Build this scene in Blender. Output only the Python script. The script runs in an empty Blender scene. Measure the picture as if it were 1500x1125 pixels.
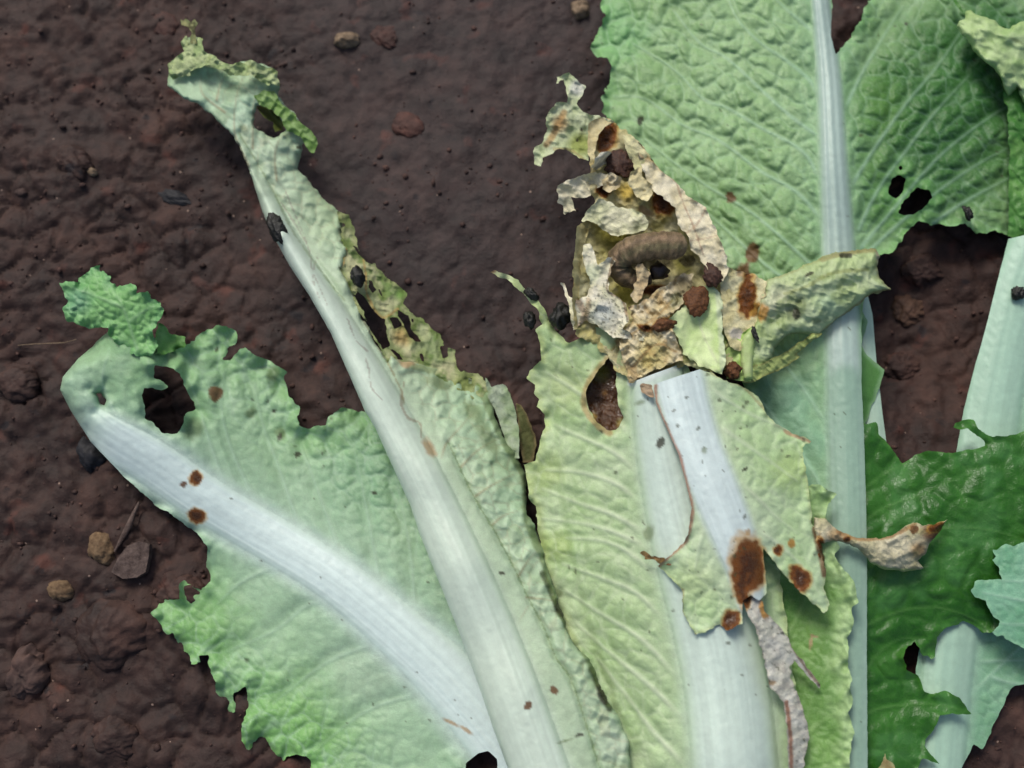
import bpy, bmesh, math, random
import numpy as np
from mathutils import Vector, Matrix
random.seed(4); np.random.seed(4)
sc = bpy.context.scene
COL = sc.collection
R = math.radians

# ------------------------------------------------------------------ camera, sky, sun, exposure
TILT = R(12); DIST = 0.46; LENS = 36.0
cam_d = bpy.data.cameras.new('camera'); cam = bpy.data.objects.new('camera', cam_d); COL.objects.link(cam)
cam_d.sensor_width = 36; cam_d.lens = LENS; cam_d.clip_start = 0.01; cam_d.clip_end = 200
CAM = np.array([0.0, -DIST*math.sin(TILT), DIST*math.cos(TILT)])
cam.location = CAM; cam.rotation_euler = (TILT, 0, 0)
cam_d.dof.use_dof = True; cam_d.dof.focus_distance = 0.425; cam_d.dof.aperture_fstop = 5.0
sc.camera = cam
sc.cycles.max_bounces = 6; sc.cycles.diffuse_bounces = 3; sc.cycles.glossy_bounces = 2; sc.cycles.transmission_bounces = 3

SUN_EL, SUN_AZ = R(50), R(-25)          # azimuth from +Y (picture top), clockwise positive
world = bpy.data.worlds.new('World'); sc.world = world; world.use_nodes = True
wn = world.node_tree.nodes; wl = world.node_tree.links
bg = wn['Background']; sky = wn.new('ShaderNodeTexSky'); sky.sky_type = 'NISHITA'; sky.sun_disc = False
sky.sun_elevation = SUN_EL; sky.sun_rotation = SUN_AZ; sky.air_density = 1.0; sky.dust_density = 4.0; sky.ozone_density = 1.0
wl.new(sky.outputs[0], bg.inputs[0]); bg.inputs[1].default_value = 0.085
sun_d = bpy.data.lights.new('sun', 'SUN'); sun_d.energy = 1.5; sun_d.angle = R(18); sun_d.color = (1, 0.97, 0.92)
sun = bpy.data.objects.new('sun', sun_d); COL.objects.link(sun)
sd_ = Vector((math.sin(SUN_AZ)*math.cos(SUN_EL), math.cos(SUN_AZ)*math.cos(SUN_EL), math.sin(SUN_EL)))
sun.rotation_euler = sd_.to_track_quat('Z', 'Y').to_euler(); sun.location = (0, 0, 2)
vs = sc.view_settings; vs.view_transform = 'Standard'; vs.look = 'None'; vs.exposure = 0.38; vs.gamma = 1.0
vs.use_curve_mapping = False

# ------------------------------------------------------------------ numeric helpers
ct, st = math.cos(TILT), math.sin(TILT)
def P(px, py, hmm):
    """photo pixel + height above the ground in mm -> world point (metres)"""
    px = np.asarray(px, float); py = np.asarray(py, float); h = np.asarray(hmm, float)/1000
    k = 36.0/LENS/1500
    x = (px-750)*k; y = -(py-562.5)*k
    dx = x; dy = y*ct + st; dz = y*st - ct
    t = (h-CAM[2])/dz
    return np.stack(np.broadcast_arrays(CAM[0]+dx*t, CAM[1]+dy*t, h), -1)
MM = 0.3                                   # mm per photo pixel at the ground, roughly

def hsh(ix, iy, seed):
    n = (ix.astype(np.int64)*374761393 + iy.astype(np.int64)*668265263 + seed*1274126177) & 0xffffffff
    n = ((n ^ (n >> 13))*1274126177) & 0xffffffff
    n = (n ^ (n >> 16))
    return (n & 0xffffff)/float(0xffffff)
def vn(x, y, seed=0):
    ix = np.floor(x); iy = np.floor(y); fx = x-ix; fy = y-iy
    ux = fx*fx*fx*(fx*(fx*6-15)+10); uy = fy*fy*fy*(fy*(fy*6-15)+10)
    a = hsh(ix, iy, seed); b = hsh(ix+1, iy, seed); c = hsh(ix, iy+1, seed); d = hsh(ix+1, iy+1, seed)
    return ((a*(1-ux)+b*ux)*(1-uy) + (c*(1-ux)+d*ux)*uy)*2-1
def fbm(x, y, s, o=3, seed=0):
    r = 0; a = 1; t = 0
    for i in range(o):
        c, q = math.cos(.6+1.3*i+seed), math.sin(.6+1.3*i+seed)
        r = r + a*vn((x*c-y*q)/s + 17.3*i, (x*q+y*c)/s + 5.1*i, seed+i*31); t += a; a *= .5; s *= .5
    return r/t
def ridged(x, y, s, o=3, seed=0):
    r = 0; a = 1; t = 0
    for i in range(o):
        c, q = math.cos(.9+1.7*i+seed), math.sin(.9+1.7*i+seed)
        r = r + a*(1-2*np.abs(vn((x*c-y*q)/s+3.7*i, (x*q+y*c)/s+9.2*i, seed+i*17))); t += a; a *= .55; s *= .55
    return r/t
def worley(x, y, s, seed=0):
    X = x/s; Y = y/s; ix = np.floor(X); iy = np.floor(Y)
    f1 = np.full(X.shape, 9.); f2 = np.full(X.shape, 9.)
    for i in (-1, 0, 1):
        for j in (-1, 0, 1):
            cx = ix+i; cy = iy+j
            d = np.hypot(cx+hsh(cx, cy, seed)-X, cy+hsh(cx, cy, seed+77)-Y)
            f2 = np.minimum(f2, np.maximum(f1, d)); f1 = np.minimum(f1, d)
    return f1, f2
def worley_id(x, y, s, seed=0):
    X = x/s; Y = y/s; ix = np.floor(X); iy = np.floor(Y); f1 = np.full(X.shape, 9.); w = np.zeros(X.shape)
    for i in (-1, 0, 1):
        for j in (-1, 0, 1):
            cx = ix+i; cy = iy+j
            d = np.hypot(cx+hsh(cx, cy, seed)-X, cy+hsh(cx, cy, seed+77)-Y); m = d < f1; f1[m] = d[m]; w[m] = hsh(cx, cy, seed+99)[m]
    return f1, w
def sm(a, b, x):
    t = np.clip((x-a)/(b-a), 0, 1); return t*t*(3-2*t)
def S(r, g, b):
    c = np.array([r, g, b])/255.; return np.where(c <= .04045, c/12.92, ((c+.055)/1.055)**2.4)
def mixc(c, d, w):
    w = np.asarray(w)[..., None]; return c*(1-w) + np.asarray(d)*w
def seg_d(x, y, a, b):
    ax, ay = a[0], a[1]; bx, by = b[0]-ax, b[1]-ay; L = bx*bx+by*by+1e-9
    t = np.clip(((x-ax)*bx+(y-ay)*by)/L, 0, 1)
    return np.hypot(x-ax-t*bx, y-ay-t*by), t, (x-ax)*by-(y-ay)*bx
def smoothline(pts, n=6):
    pts = np.asarray(pts, float)
    if len(pts) < 3: return pts
    out = []
    e = np.vstack([2*pts[0]-pts[1], pts, 2*pts[-1]-pts[-2]])
    for i in range(1, len(e)-2):
        p0, p1, p2, p3 = e[i-1:i+3]
        for k in range(n):
            t = k/n
            out.append(.5*((2*p1)+(-p0+p2)*t+(2*p0-5*p1+4*p2-p3)*t*t+(-p0+3*p1-3*p2+p3)*t**3))
    out.append(pts[-1]); return np.array(out)
def line_d(x, y, pts):
    """distance, signed side distance, third column interpolated, length along"""
    best = np.full(x.shape, 1e9); w = np.zeros(x.shape); al = np.zeros(x.shape); sg = np.ones(x.shape); L0 = 0
    for a, b in zip(pts[:-1], pts[1:]):
        d, t, s = seg_d(x, y, a, b); L = math.hypot(b[0]-a[0], b[1]-a[1]); m = d < best
        best[m] = d[m]; al[m] = (L0+t*L)[m]; sg[m] = np.sign(s)[m]
        if len(a) > 2: w[m] = (a[2]+(b[2]-a[2])*t)[m]
        L0 += L
    return best, best*sg, w, al
def poly_sd(x, y, pts):
    d = np.full(x.shape, 1e9); ins = np.zeros(x.shape, bool)
    n = len(pts)
    for i in range(n):
        a = pts[i]; b = pts[(i+1) % n]
        d = np.minimum(d, seg_d(x, y, a, b)[0])
        if a[1] != b[1]:
            c = ((a[1] > y) != (b[1] > y)) & (x < (b[0]-a[0])*(y-a[1])/(b[1]-a[1])+a[0]); ins ^= c
    return np.where(ins, d, -d)
def tps(ctrl):
    c = np.array(ctrl, float); p = c[:, :2]/200; n = len(p)
    def U(r2): return np.where(r2 > 1e-12, r2*np.log(r2+1e-12), 0)
    r2 = ((p[:, None]-p[None])**2).sum(-1)
    A = np.zeros((n+3, n+3)); A[:n, :n] = U(r2)+np.eye(n)*.02; A[:n, n] = 1; A[:n, n+1:] = p
    A[n, :n] = 1; A[n+1:, :n] = p.T
    w = np.linalg.solve(A, np.r_[c[:, 2], 0, 0, 0])
    lo, hi = c[:, 2].min()-4, c[:, 2].max()+4
    def f(x, y):
        q = np.stack([x, y], -1)/200; r = w[n]+q@w[n+1:]
        for i in range(n): r = r + w[i]*U(((q-p[i])**2).sum(-1))
        return np.clip(r, lo, hi)
    return f

# ------------------------------------------------------------------ objects
def thing(name, label, cat, loc=(0, 0, 0), group=None):
    o = bpy.data.objects.new(name, None); COL.objects.link(o); o.location = loc; o.empty_display_size = .01
    o['label'] = label; o['category'] = cat
    if group: o['group'] = group
    return o
def tag(o, label, cat, group=None):
    o['label'] = label; o['category'] = cat
    if group: o['group'] = group
    return o
def mesh_obj(name, V, F, mat, parent=None, col=None, nor=None, aux=None):
    """V world coordinates; F int array of triangles"""
    V = np.asarray(V, float)
    if parent is not None: base = np.array(_world(parent)); V = V-base
    me = bpy.data.meshes.new(name)
    me.vertices.add(len(V)); me.vertices.foreach_set('co', V.astype(np.float32).ravel())
    F = np.asarray(F, np.int32); k = F.shape[1]
    me.loops.add(F.size); me.loops.foreach_set('vertex_index', F.ravel())
    me.polygons.add(len(F)); me.polygons.foreach_set('loop_start', np.arange(0, F.size, k, dtype=np.int32))
    me.polygons.foreach_set('loop_total', np.full(len(F), k, np.int32))
    me.update(calc_edges=True)
    me.polygons.foreach_set('use_smooth', np.ones(len(F), bool))
    if col is not None:
        a = me.color_attributes.new('Col', 'FLOAT_COLOR', 'POINT')
        a.data.foreach_set('color', np.c_[np.clip(col, 0, 1), np.ones(len(V))].astype(np.float32).ravel())
    if aux is not None:
        a = me.attributes.new('wet', 'FLOAT', 'POINT'); a.data.foreach_set('value', aux.astype(np.float32))
    if nor is not None: me.normals_split_custom_set_from_vertices(nor.tolist())
    me.materials.append(mat)
    o = bpy.data.objects.new(name, me); COL.objects.link(o)
    if parent is not None: o.parent = parent
    return o
def _world(o):
    l = np.array(o.location)
    while o.parent: o = o.parent; l = l+np.array(o.location)
    return l

# ------------------------------------------------------------------ materials
def mk_mat(name):
    m = bpy.data.materials.new(name); m.use_nodes = True; nt = m.node_tree
    return m, nt, nt.nodes['Principled BSDF']
def leaf_mat(name, rough=.42, sss=0., net=900., net_amt=.25, bump=.25, grain=.10, spec=.35, trans=0.18):
    m, nt, b = mk_mat(name); N = nt.nodes.new; L = nt.links.new
    at = N('ShaderNodeAttribute'); at.attribute_name = 'Col'
    wet = N('ShaderNodeAttribute'); wet.attribute_name = 'wet'
    tc = N('ShaderNodeTexCoord')
    n1 = N('ShaderNodeTexNoise'); n1.inputs['Scale'].default_value = 260; n1.inputs['Detail'].default_value = 5
    n2 = N('ShaderNodeTexNoise'); n2.inputs['Scale'].default_value = 2200; n2.inputs['Detail'].default_value = 2
    L(tc.outputs['Object'], n1.inputs['Vector']); L(tc.outputs['Object'], n2.inputs['Vector'])
    vo = N('ShaderNodeTexVoronoi'); vo.feature = 'DISTANCE_TO_EDGE'; vo.inputs['Scale'].default_value = net
    nw = N('ShaderNodeVectorMath'); nw.operation = 'MULTIPLY_ADD'
    L(n1.outputs['Color'], nw.inputs[0]); nw.inputs[1].default_value = (.0025,)*3; L(tc.outputs['Object'], nw.inputs[2])
    L(nw.outputs[0], vo.inputs['Vector'])
    mr = N('ShaderNodeMapRange'); mr.inputs[1].default_value = 0; mr.inputs[2].default_value = .16
    mr.inputs[3].default_value = 1; mr.inputs[4].default_value = 0; L(vo.outputs['Distance'], mr.inputs[0])
    # colour: grain, then fine paler vein net
    g = N('ShaderNodeMapRange'); g.inputs[1].default_value = .3; g.inputs[2].default_value = .7
    g.inputs[3].default_value = 1-grain; g.inputs[4].default_value = 1+grain; L(n1.outputs['Fac'], g.inputs[0])
    g2 = N('ShaderNodeMapRange'); g2.inputs[1].default_value = .3; g2.inputs[2].default_value = .7
    g2.inputs[3].default_value = 1-grain*.6; g2.inputs[4].default_value = 1+grain*.6; L(n2.outputs['Fac'], g2.inputs[0])
    mu = N('ShaderNodeMath'); mu.operation = 'MULTIPLY'; L(g.outputs[0], mu.inputs[0]); L(g2.outputs[0], mu.inputs[1])
    vm = N('ShaderNodeVectorMath'); vm.operation = 'SCALE'; L(at.outputs['Color'], vm.inputs[0]); L(mu.outputs[0], vm.inputs['Scale'])
    na = N('ShaderNodeMath'); na.operation = 'MULTIPLY'; L(mr.outputs[0], na.inputs[0]); na.inputs[1].default_value = net_amt
    mx = N('ShaderNodeMix'); mx.data_type = 'RGBA'; L(na.outputs[0], mx.inputs[0]); L(vm.outputs[0], mx.inputs[6])
    lt = N('ShaderNodeVectorMath'); lt.operation = 'MULTIPLY_ADD'; L(vm.outputs[0], lt.inputs[0]); lt.inputs[1].default_value = (.9, .9, .9); lt.inputs[2].default_value = (.10, .11, .08)
    L(lt.outputs[0], mx.inputs[7]); L(mx.outputs[2], b.inputs['Base Color'])
    # roughness falls where tissue is wet and rotten
    rr = N('ShaderNodeMapRange'); rr.inputs[3].default_value = rough; rr.inputs[4].default_value = .28; L(wet.outputs['Fac'], rr.inputs[0]); L(rr.outputs[0], b.inputs['Roughness'])
    b.inputs['Specular IOR Level'].default_value = spec
    b.inputs['Subsurface Weight'].default_value = sss; b.inputs['Subsurface Radius'].default_value = (.5, 1, .35); b.inputs['Subsurface Scale'].default_value = .0012
    bp = N('ShaderNodeBump'); bp.inputs['Strength'].default_value = bump; bp.inputs['Distance'].default_value = .0006
    hs = N('ShaderNodeMath'); hs.operation = 'MULTIPLY_ADD'; L(mr.outputs[0], hs.inputs[0]); hs.inputs[1].default_value = .5; L(n1.outputs['Fac'], hs.inputs[2])
    L(hs.outputs[0], bp.inputs['Height']); L(bp.outputs[0], b.inputs['Normal'])
    if trans > 0:
        tr = N('ShaderNodeBsdfTranslucent'); L(mx.outputs[2], tr.inputs[0])
        ms = N('ShaderNodeMixShader'); ms.inputs[0].default_value = trans
        L(b.outputs[0], ms.inputs[1]); L(tr.outputs[0], ms.inputs[2]); L(ms.outputs[0], nt.nodes['Material Output'].inputs[0])
    return m
M_LEAF = leaf_mat('leaf_tissue')
M_SAVOY = leaf_mat('leaf_blistered', rough=.45, net=700, net_amt=.2)
M_GLOSS = leaf_mat('leaf_dark_glossy', rough=.36, net=650, net_amt=.08, spec=.4)
M_RIB = leaf_mat('leaf_rib', rough=.38, net=1500, net_amt=.08, bump=.12, grain=.05, sss=0., trans=.06)
M_DRY = leaf_mat('leaf_dried', rough=.7, net=750, net_amt=.18, bump=.5, grain=.16, spec=.2, sss=0., trans=.2)
def soil_mat():
    m, nt, b = mk_mat('soil'); N = nt.nodes.new; L = nt.links.new
    ge = N('ShaderNodeNewGeometry')
    def noise(s, d=6, rough=.6):
        n = N('ShaderNodeTexNoise'); n.inputs['Scale'].default_value = s; n.inputs['Detail'].default_value = d; n.inputs['Roughness'].default_value = rough
        L(ge.outputs['Position'], n.inputs['Vector']); return n
    def ramp(n, stops):
        r = N('ShaderNodeValToRGB'); L(n, r.inputs[0]); e = r.color_ramp.elements
        e[0].position, e[0].color = stops[0]; e[1].position, e[1].color = stops[-1]
        for p, c in stops[1:-1]: x = e.new(p); x.color = c
        return r
    def c4(r, g, b_): return (*S(r, g, b_), 1)
    at = N('ShaderNodeAttribute'); at.attribute_name = 'Col'
    n1 = noise(26, 8, .62); n2 = noise(120, 6, .65); n3 = noise(600, 4, .6); n4 = noise(9, 4, .5)
    r1 = ramp(n1.outputs['Fac'], [(.28, c4(58, 44, 40)), (.5, c4(84, 64, 58)), (.72, c4(106, 80, 71))])
    r2 = ramp(n2.outputs['Fac'], [(.25, (.45, .45, .45, 1)), (.5, (.95, .93, .92, 1)), (.78, (1.5, 1.42, 1.36, 1))])
    m1 = N('ShaderNodeMix'); m1.data_type = 'RGBA'; m1.blend_type = 'MULTIPLY'; m1.inputs[0].default_value = 1
    L(r1.outputs[0], m1.inputs[6]); L(r2.outputs[0], m1.inputs[7])
    m2 = N('ShaderNodeMix'); m2.data_type = 'RGBA'; m2.blend_type = 'MULTIPLY'; m2.inputs[0].default_value = 1
    L(m1.outputs[2], m2.inputs[6]); L(at.outputs['Color'], m2.inputs[7])
    # reddish clay flecks
    rf = ramp(noise(70, 3, .5).outputs['Fac'], [(.62, (0, 0, 0, 1)), (.74, (1, 1, 1, 1))])
    m3 = N('ShaderNodeMix'); m3.data_type = 'RGBA'; L(m2.outputs[2], m3.inputs[6]); m3.inputs[7].default_value = c4(118, 66, 52)
    k = N('ShaderNodeMath'); k.operation = 'MULTIPLY'; k.inputs[1].default_value = .3; L(rf.outputs[0], k.inputs[0]); L(k.outputs[0], m3.inputs[0])
    # charcoal spots
    bf = ramp(noise(95, 3, .5).outputs['Fac'], [(.66, (0, 0, 0, 1)), (.73, (1, 1, 1, 1))])
    m4 = N('ShaderNodeMix'); m4.data_type = 'RGBA'; L(m3.outputs[2], m4.inputs[6]); m4.inputs[7].default_value = c4(30, 28, 31)
    k2 = N('ShaderNodeMath'); k2.operation = 'MULTIPLY'; k2.inputs[1].default_value = .75; L(bf.outputs[0], k2.inputs[0]); L(k2.outputs[0], m4.inputs[0])
    # tiny pale grains
    vo = N('ShaderNodeTexVoronoi'); vo.inputs['Scale'].default_value = 230; L(ge.outputs['Position'], vo.inputs['Vector'])
    sp = N('ShaderNodeMath'); sp.operation = 'LESS_THAN'; sp.inputs[1].default_value = .12; L(vo.outputs['Distance'], sp.inputs[0])
    wn_ = N('ShaderNodeMath'); wn_.operation = 'GREATER_THAN'; wn_.inputs[1].default_value = .93
    sx = N('ShaderNodeSeparateColor'); L(vo.outputs['Color'], sx.inputs[0]); L(sx.outputs[0], wn_.inputs[0])
    k3 = N('ShaderNodeMath'); k3.operation = 'MULTIPLY'; L(sp.outputs[0], k3.inputs[0]); L(wn_.outputs[0], k3.inputs[1])
    m5 = N('ShaderNodeMix'); m5.data_type = 'RGBA'; L(m4.outputs[2], m5.inputs[6]); m5.inputs[7].default_value = c4(140, 118, 104); L(k3.outputs[0], m5.inputs[0])
    L(m5.outputs[2], b.inputs['Base Color'])
    rr = N('ShaderNodeMapRange'); rr.inputs[3].default_value = .5; rr.inputs[4].default_value = .9; L(n1.outputs['Fac'], rr.inputs[0]); L(rr.outputs[0], b.inputs['Roughness'])
    b.inputs['Specular IOR Level'].default_value = .3
    bp = N('ShaderNodeBump'); bp.inputs['Strength'].default_value = .55; bp.inputs['Distance'].default_value = .0016
    ad = N('ShaderNodeMath'); ad.operation = 'MULTIPLY_ADD'; ad.inputs[1].default_value = .45; L(n3.outputs['Fac'], ad.inputs[0]); L(n2.outputs['Fac'], ad.inputs[2])
    L(ad.outputs[0], bp.inputs['Height']); L(bp.outputs[0], b.inputs['Normal'])
    return m
M_SOIL = soil_mat()
def lump_mat(name, c1, c2, rough=.7, scale=500, spec=.3, bump=.6):
    m, nt, b = mk_mat(name); N = nt.nodes.new; L = nt.links.new
    tc = N('ShaderNodeTexCoord'); n = N('ShaderNodeTexNoise'); n.inputs['Scale'].default_value = scale; n.inputs['Detail'].default_value = 5; n.inputs['Roughness'].default_value = .65
    L(tc.outputs['Object'], n.inputs['Vector'])
    r = N('ShaderNodeValToRGB'); r.color_ramp.elements[0].position = .32; r.color_ramp.elements[1].position = .68
    r.color_ramp.elements[0].color = (*S(*c1), 1); r.color_ramp.elements[1].color = (*S(*c2), 1)
    L(n.outputs['Fac'], r.inputs[0]); L(r.outputs[0], b.inputs['Base Color'])
    b.inputs['Roughness'].default_value = rough; b.inputs['Specular IOR Level'].default_value = spec
    bp = N('ShaderNodeBump'); bp.inputs['Strength'].default_value = bump; bp.inputs['Distance'].default_value = .0008
    L(n.outputs['Fac'], bp.inputs['Height']); L(bp.outputs[0], b.inputs['Normal'])
    return m
M_FRASS = lump_mat('frass_black', (14, 15, 13), (38, 38, 32), .42, 900, .4)
M_FRASSB = lump_mat('frass_brown', (62, 36, 18), (118, 76, 42), .6, 900)
M_FRASSD = lump_mat('frass_dark_brown', (44, 28, 22), (86, 58, 44), .55, 900)
M_CLOD = lump_mat('clod_brown', (52, 38, 34), (98, 72, 62), .85, 260, .2, .9)
M_CLODG = lump_mat('clod_grey', (58, 48, 46), (104, 88, 82), .85, 260, .2, .9)
M_OCHRE = lump_mat('pebble_ochre', (84, 66, 50), (132, 110, 84), .9, 420, .15, 1.0)
M_TAN = lump_mat('pebble_tan', (100, 84, 66), (152, 132, 108), .8, 300, .25, .6)
M_BRICK = lump_mat('pebble_red', (92, 50, 42), (126, 74, 62), .85, 300, .2, .8)
M_CHAR = lump_mat('char', (22, 22, 24), (44, 44, 48), .6, 300, .3, .8)
M_WOOD = lump_mat('dead_wood', (62, 50, 46), (112, 96, 88), .8, 420, .2, .8)

# ------------------------------------------------------------------ soil (one sheet, fine near the camera, reaching far out)
def axis(lo, hi, step, far):
    core = np.arange(lo, hi, step); out = []; d = step; x = core[-1]
    while x < far: d *= 1.35; x += d; out.append(x)
    neg = []; d = step; x = lo
    while x > -far: d *= 1.35; x -= d; neg.append(x)
    return np.r_[neg[::-1], core, out]
def soil_h(X, Y):
    """height in mm from world mm"""
    h = 3.2*fbm(X, Y, 110, 3, 1) + 2.6*fbm(X, Y, 34, 3, 5)
    # smoother damp crust in the upper middle, crumbly elsewhere
    crust = sm(-1, 1, (Y-10)/60.) * sm(150, 60, np.abs(X+30))
    rough = 1-.6*crust
    f1, f2 = worley(X+3*fbm(X, Y, 9, 2, 8), Y+3*fbm(X, Y, 9, 2, 9), 15, 3)
    big = hsh(np.floor(X/15), np.floor(Y/15), 12)
    h = h + rough*(3.0*np.clip(.62-f1, 0, 1)/.62 - 2.0*sm(.12, 0, f2-f1)*sm(-.2, .3, fbm(X, Y, 40, 2, 57)))
    f1, f2 = worley(X+2*fbm(X, Y, 5, 2, 18), Y+2*fbm(X, Y, 5, 2, 19), 6, 4)
    h = h + rough*1.9*np.clip(.6-f1, 0, 1)
    h = h + rough*.9*fbm(X, Y, 5, 3, 21) + .3*fbm(X, Y, 2.4, 2, 31)
    cr = np.abs(fbm(X, Y, 60, 4, 55)); h = h - 1.2*sm(.018, 0, cr)*sm(.1, .5, fbm(X, Y, 90, 2, 66)+.25)
    f1, f2 = worley(X+1.5*fbm(X, Y, 3, 2, 28), Y+1.5*fbm(X, Y, 3, 2, 29), 3.2, 14); h = h+rough*.8*np.clip(.6-f1, 0, 1)*sm(-.3, .4, fbm(X, Y, 30, 2, 77))
    h = h - 17*np.exp(-((X-178)/34)**2-((Y-22)/42)**2)  # hollow added under the gap to deepen its shade
    far = sm(360, 620, np.hypot(X, Y))
    return h*(1-far)+far*6*fbm(X, Y, 700, 3, 44) - 3
xs = axis(-.42, .42, .00125, 30); ys = axis(-.34, .40, .00125, 30)
gx, gy = np.meshgrid(xs, ys); gh = soil_h(gx*1000, gy*1000)
idx = np.arange(gx.size).reshape(gx.shape)
F = np.stack([idx[:-1, :-1], idx[:-1, 1:], idx[1:, 1:], idx[1:, :-1]], -1).reshape(-1, 4)
grey = sm(-1, 1, (gy*1000-10)/60.)*sm(170, 60, np.abs(gx*1000+10))
tint = np.ones(gx.shape+(3,))*np.array([1., .97, .95]); tint = tint*(1-grey[..., None]*np.array([.22, .04, -.10]))
soil = mesh_obj('soil', np.stack([gx, gy, gh/1000], -1).reshape(-1, 3), F, M_SOIL, col=(tint*(.47+.13*grey[..., None])).reshape(-1, 3))
soil['kind'] = 'structure'
def ground(px, py):
    p = P(px, py, 0); return float(soil_h(np.array([p[0]*1000]), np.array([p[1]*1000]))[0])

# ------------------------------------------------------------------ leaf sheet builder
def leaf_sheet(t, outline, ctrl, col, name='blade', holes=(), rib=None, rib_h=2.0, rib_thick=3.0, veins=(), vein_h=.5, vein_w=2.4,
               blister=None, blister_zone=None, crump=None, frill=None, warp=((3, 16), (1.5, 6)), step=2.6, thick=.6, roll=None, seed=1,
               mat=M_LEAF, rib_name='midrib', vein_parts=True, fold=None, stripes=True, roll_zone=None, curl=None, pillow=0., rib_fade=0., grooves=0., cell_k=1.):
    o = np.array(outline, float)
    if rib is not None and rib[-1][1] > 1100:          # stalks run on past the frame
        (xa, ya, wa), (xb, yb, wb) = rib[-2], rib[-1]; k = 110/(yb-ya); rib = list(rib)+[(xb+(xb-xa)*k, yb+110, wb+(wb-wa)*k)]
    x0, y0 = o.min(0)-12; x1, y1 = o.max(0)+12
    nx = int((x1-x0)/step)+2; ny = int((y1-y0)/step)+2
    gx, gy = np.meshgrid(x0+np.arange(nx)*step, y0+np.arange(ny)*step)
    wx = gx.copy(); wy = gy.copy()
    wk = 1.
    if rib is not None:
        g_d, _, g_w, _ = line_d(gx, gy, smoothline(rib)); wk = .12+.88*sm(1.0, 1.5, g_d/np.maximum(g_w, 1))
    if roll_zone is not None: wk = wk*(1-.85*roll_zone(gx, gy))
    for a, s in warp:
        wx += wk*a*vn(gx/s, gy/s, seed+3); wy += wk*a*vn(gx/s, gy/s, seed+4)
    s = poly_sd(wx, wy, o)
    for h in holes: s = np.minimum(s, -poly_sd(gx+1.5*vn(gx/6, gy/6, seed+9), gy+1.5*vn(gx/6, gy/6, seed+8), np.array(h, float)))
    # marching triangles
    idx = np.arange(nx*ny).reshape(ny, nx)
    a, b, c, d = idx[:-1, :-1].ravel(), idx[:-1, 1:].ravel(), idx[1:, 1:].ravel(), idx[1:, :-1].ravel()
    T = np.vstack([np.c_[a, b, c], np.c_[a, c, d]])
    sv = s.ravel(); px = gx.ravel(); py = gy.ravel()
    ins = sv > 0; cnt = ins[T].sum(1)
    full = T[cnt == 3]
    pts_e = []
    def rot(T1, k):       # rotate rows so that the odd vertex comes first
        r = np.argmax(T1, 1); return r
    t1 = T[cnt == 1]; r = np.argmax(ins[t1], 1); t1 = np.stack([t1[np.arange(len(t1)), (r+k) % 3] for k in range(3)], -1)
    t2 = T[cnt == 2]; r = np.argmax(~ins[t2], 1); t2 = np.stack([t2[np.arange(len(t2)), (r+k) % 3] for k in range(3)], -1)
    E = np.vstack([t1[:, [0, 1]], t1[:, [0, 2]], t2[:, [0, 1]], t2[:, [0, 2]]])
    key = np.sort(E, 1); uq, inv = np.unique(key[:, 0].astype(np.int64)*(nx*ny)+key[:, 1], return_inverse=True)
    i0 = uq//(nx*ny); i1 = uq % (nx*ny); tt = sv[i0]/(sv[i0]-sv[i1])
    ex = px[i0]+(px[i1]-px[i0])*tt; ey = py[i0]+(py[i1]-py[i0])*tt
    e = inv+nx*ny; n1, n2 = len(t1), len(t2)
    e10, e11, e20, e21 = e[:n1], e[n1:2*n1], e[2*n1:2*n1+n2], e[2*n1+n2:]
    tri = np.vstack([full, np.c_[t1[:, 0], e10, e11], np.c_[e20, t2[:, 1], t2[:, 2]], np.c_[e20, t2[:, 2], e21]])
    X = np.r_[px, ex]; Y = np.r_[py, ey]; SD = np.r_[sv, np.zeros(len(ex))]
    used, tri = np.unique(tri, return_inverse=True); tri = tri.reshape(-1, 3)
    X, Y, SD = X[used], Y[used], np.maximum(SD[used], 0)
    area = (X[tri[:, 1]]-X[tri[:, 0]])*(Y[tri[:, 2]]-Y[tri[:, 0]])-(X[tri[:, 2]]-X[tri[:, 0]])*(Y[tri[:, 1]]-Y[tri[:, 0]])
    tri = tri[np.abs(area) > 1e-4]
    # height
    H = tps(ctrl)(X, Y) if not callable(ctrl) else ctrl(X, Y)
    C = {}
    rd = np.full(X.shape, 1e3); rw = np.ones(X.shape); ral = X*0; rs = X*0
    if rib is not None:
        rp = smoothline(rib); rd, rs, rw, ral = line_d(X, Y, rp)
    q = rd/np.maximum(rw, 1)
    dome = np.sqrt(np.clip(1-np.minimum(q, 1)**2, 0, 1))*.55+.45*sm(1.25, .1, q) if rib is not None else X*0
    rf = sm(0, rib_fade, ral) if rib_fade else 1.
    dome = dome*rf; near = 1-(1-sm(1.0, 1.6, q))*rf
    if rib is not None:
        H = H+rib_h*dome
        if stripes: H = H+.10*vn(rs/3.2, ral/260, seed+40)*sm(1.05, .8, q)+.10*vn(rs/rw*5, ral/400, seed+41)*sm(1., .8, q)
    if grooves: H = H+grooves*np.cos(rs/rw*10.5)*sm(1., .75, q)*rf*sm(620, 400, Y)
    vd = np.full(X.shape, 1e3); vid = np.full(X.shape, -1); vt = X*0
    for i, v in enumerate(veins):
        vp = smoothline(v, 5); d_, _, _, al = line_d(X, Y, vp); m = d_ < vd; vd[m] = d_[m]; vid[m] = i
        L = np.hypot(*np.diff(vp[:, :2], axis=0).T).sum(); vt[m] = (al/L)[m]
    vfade = 1-.55*vt
    vmask = np.exp(-(vd/(vein_w*(1.25-.6*vt)))**2)*vfade*near
    H = H+vein_h*vmask
    if pillow: H = H+pillow*(sm(0, 26, vd)-.6)*near*(.75+.5*fbm(X, Y, 60, 2, seed+45))
    cell = X*0
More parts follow.
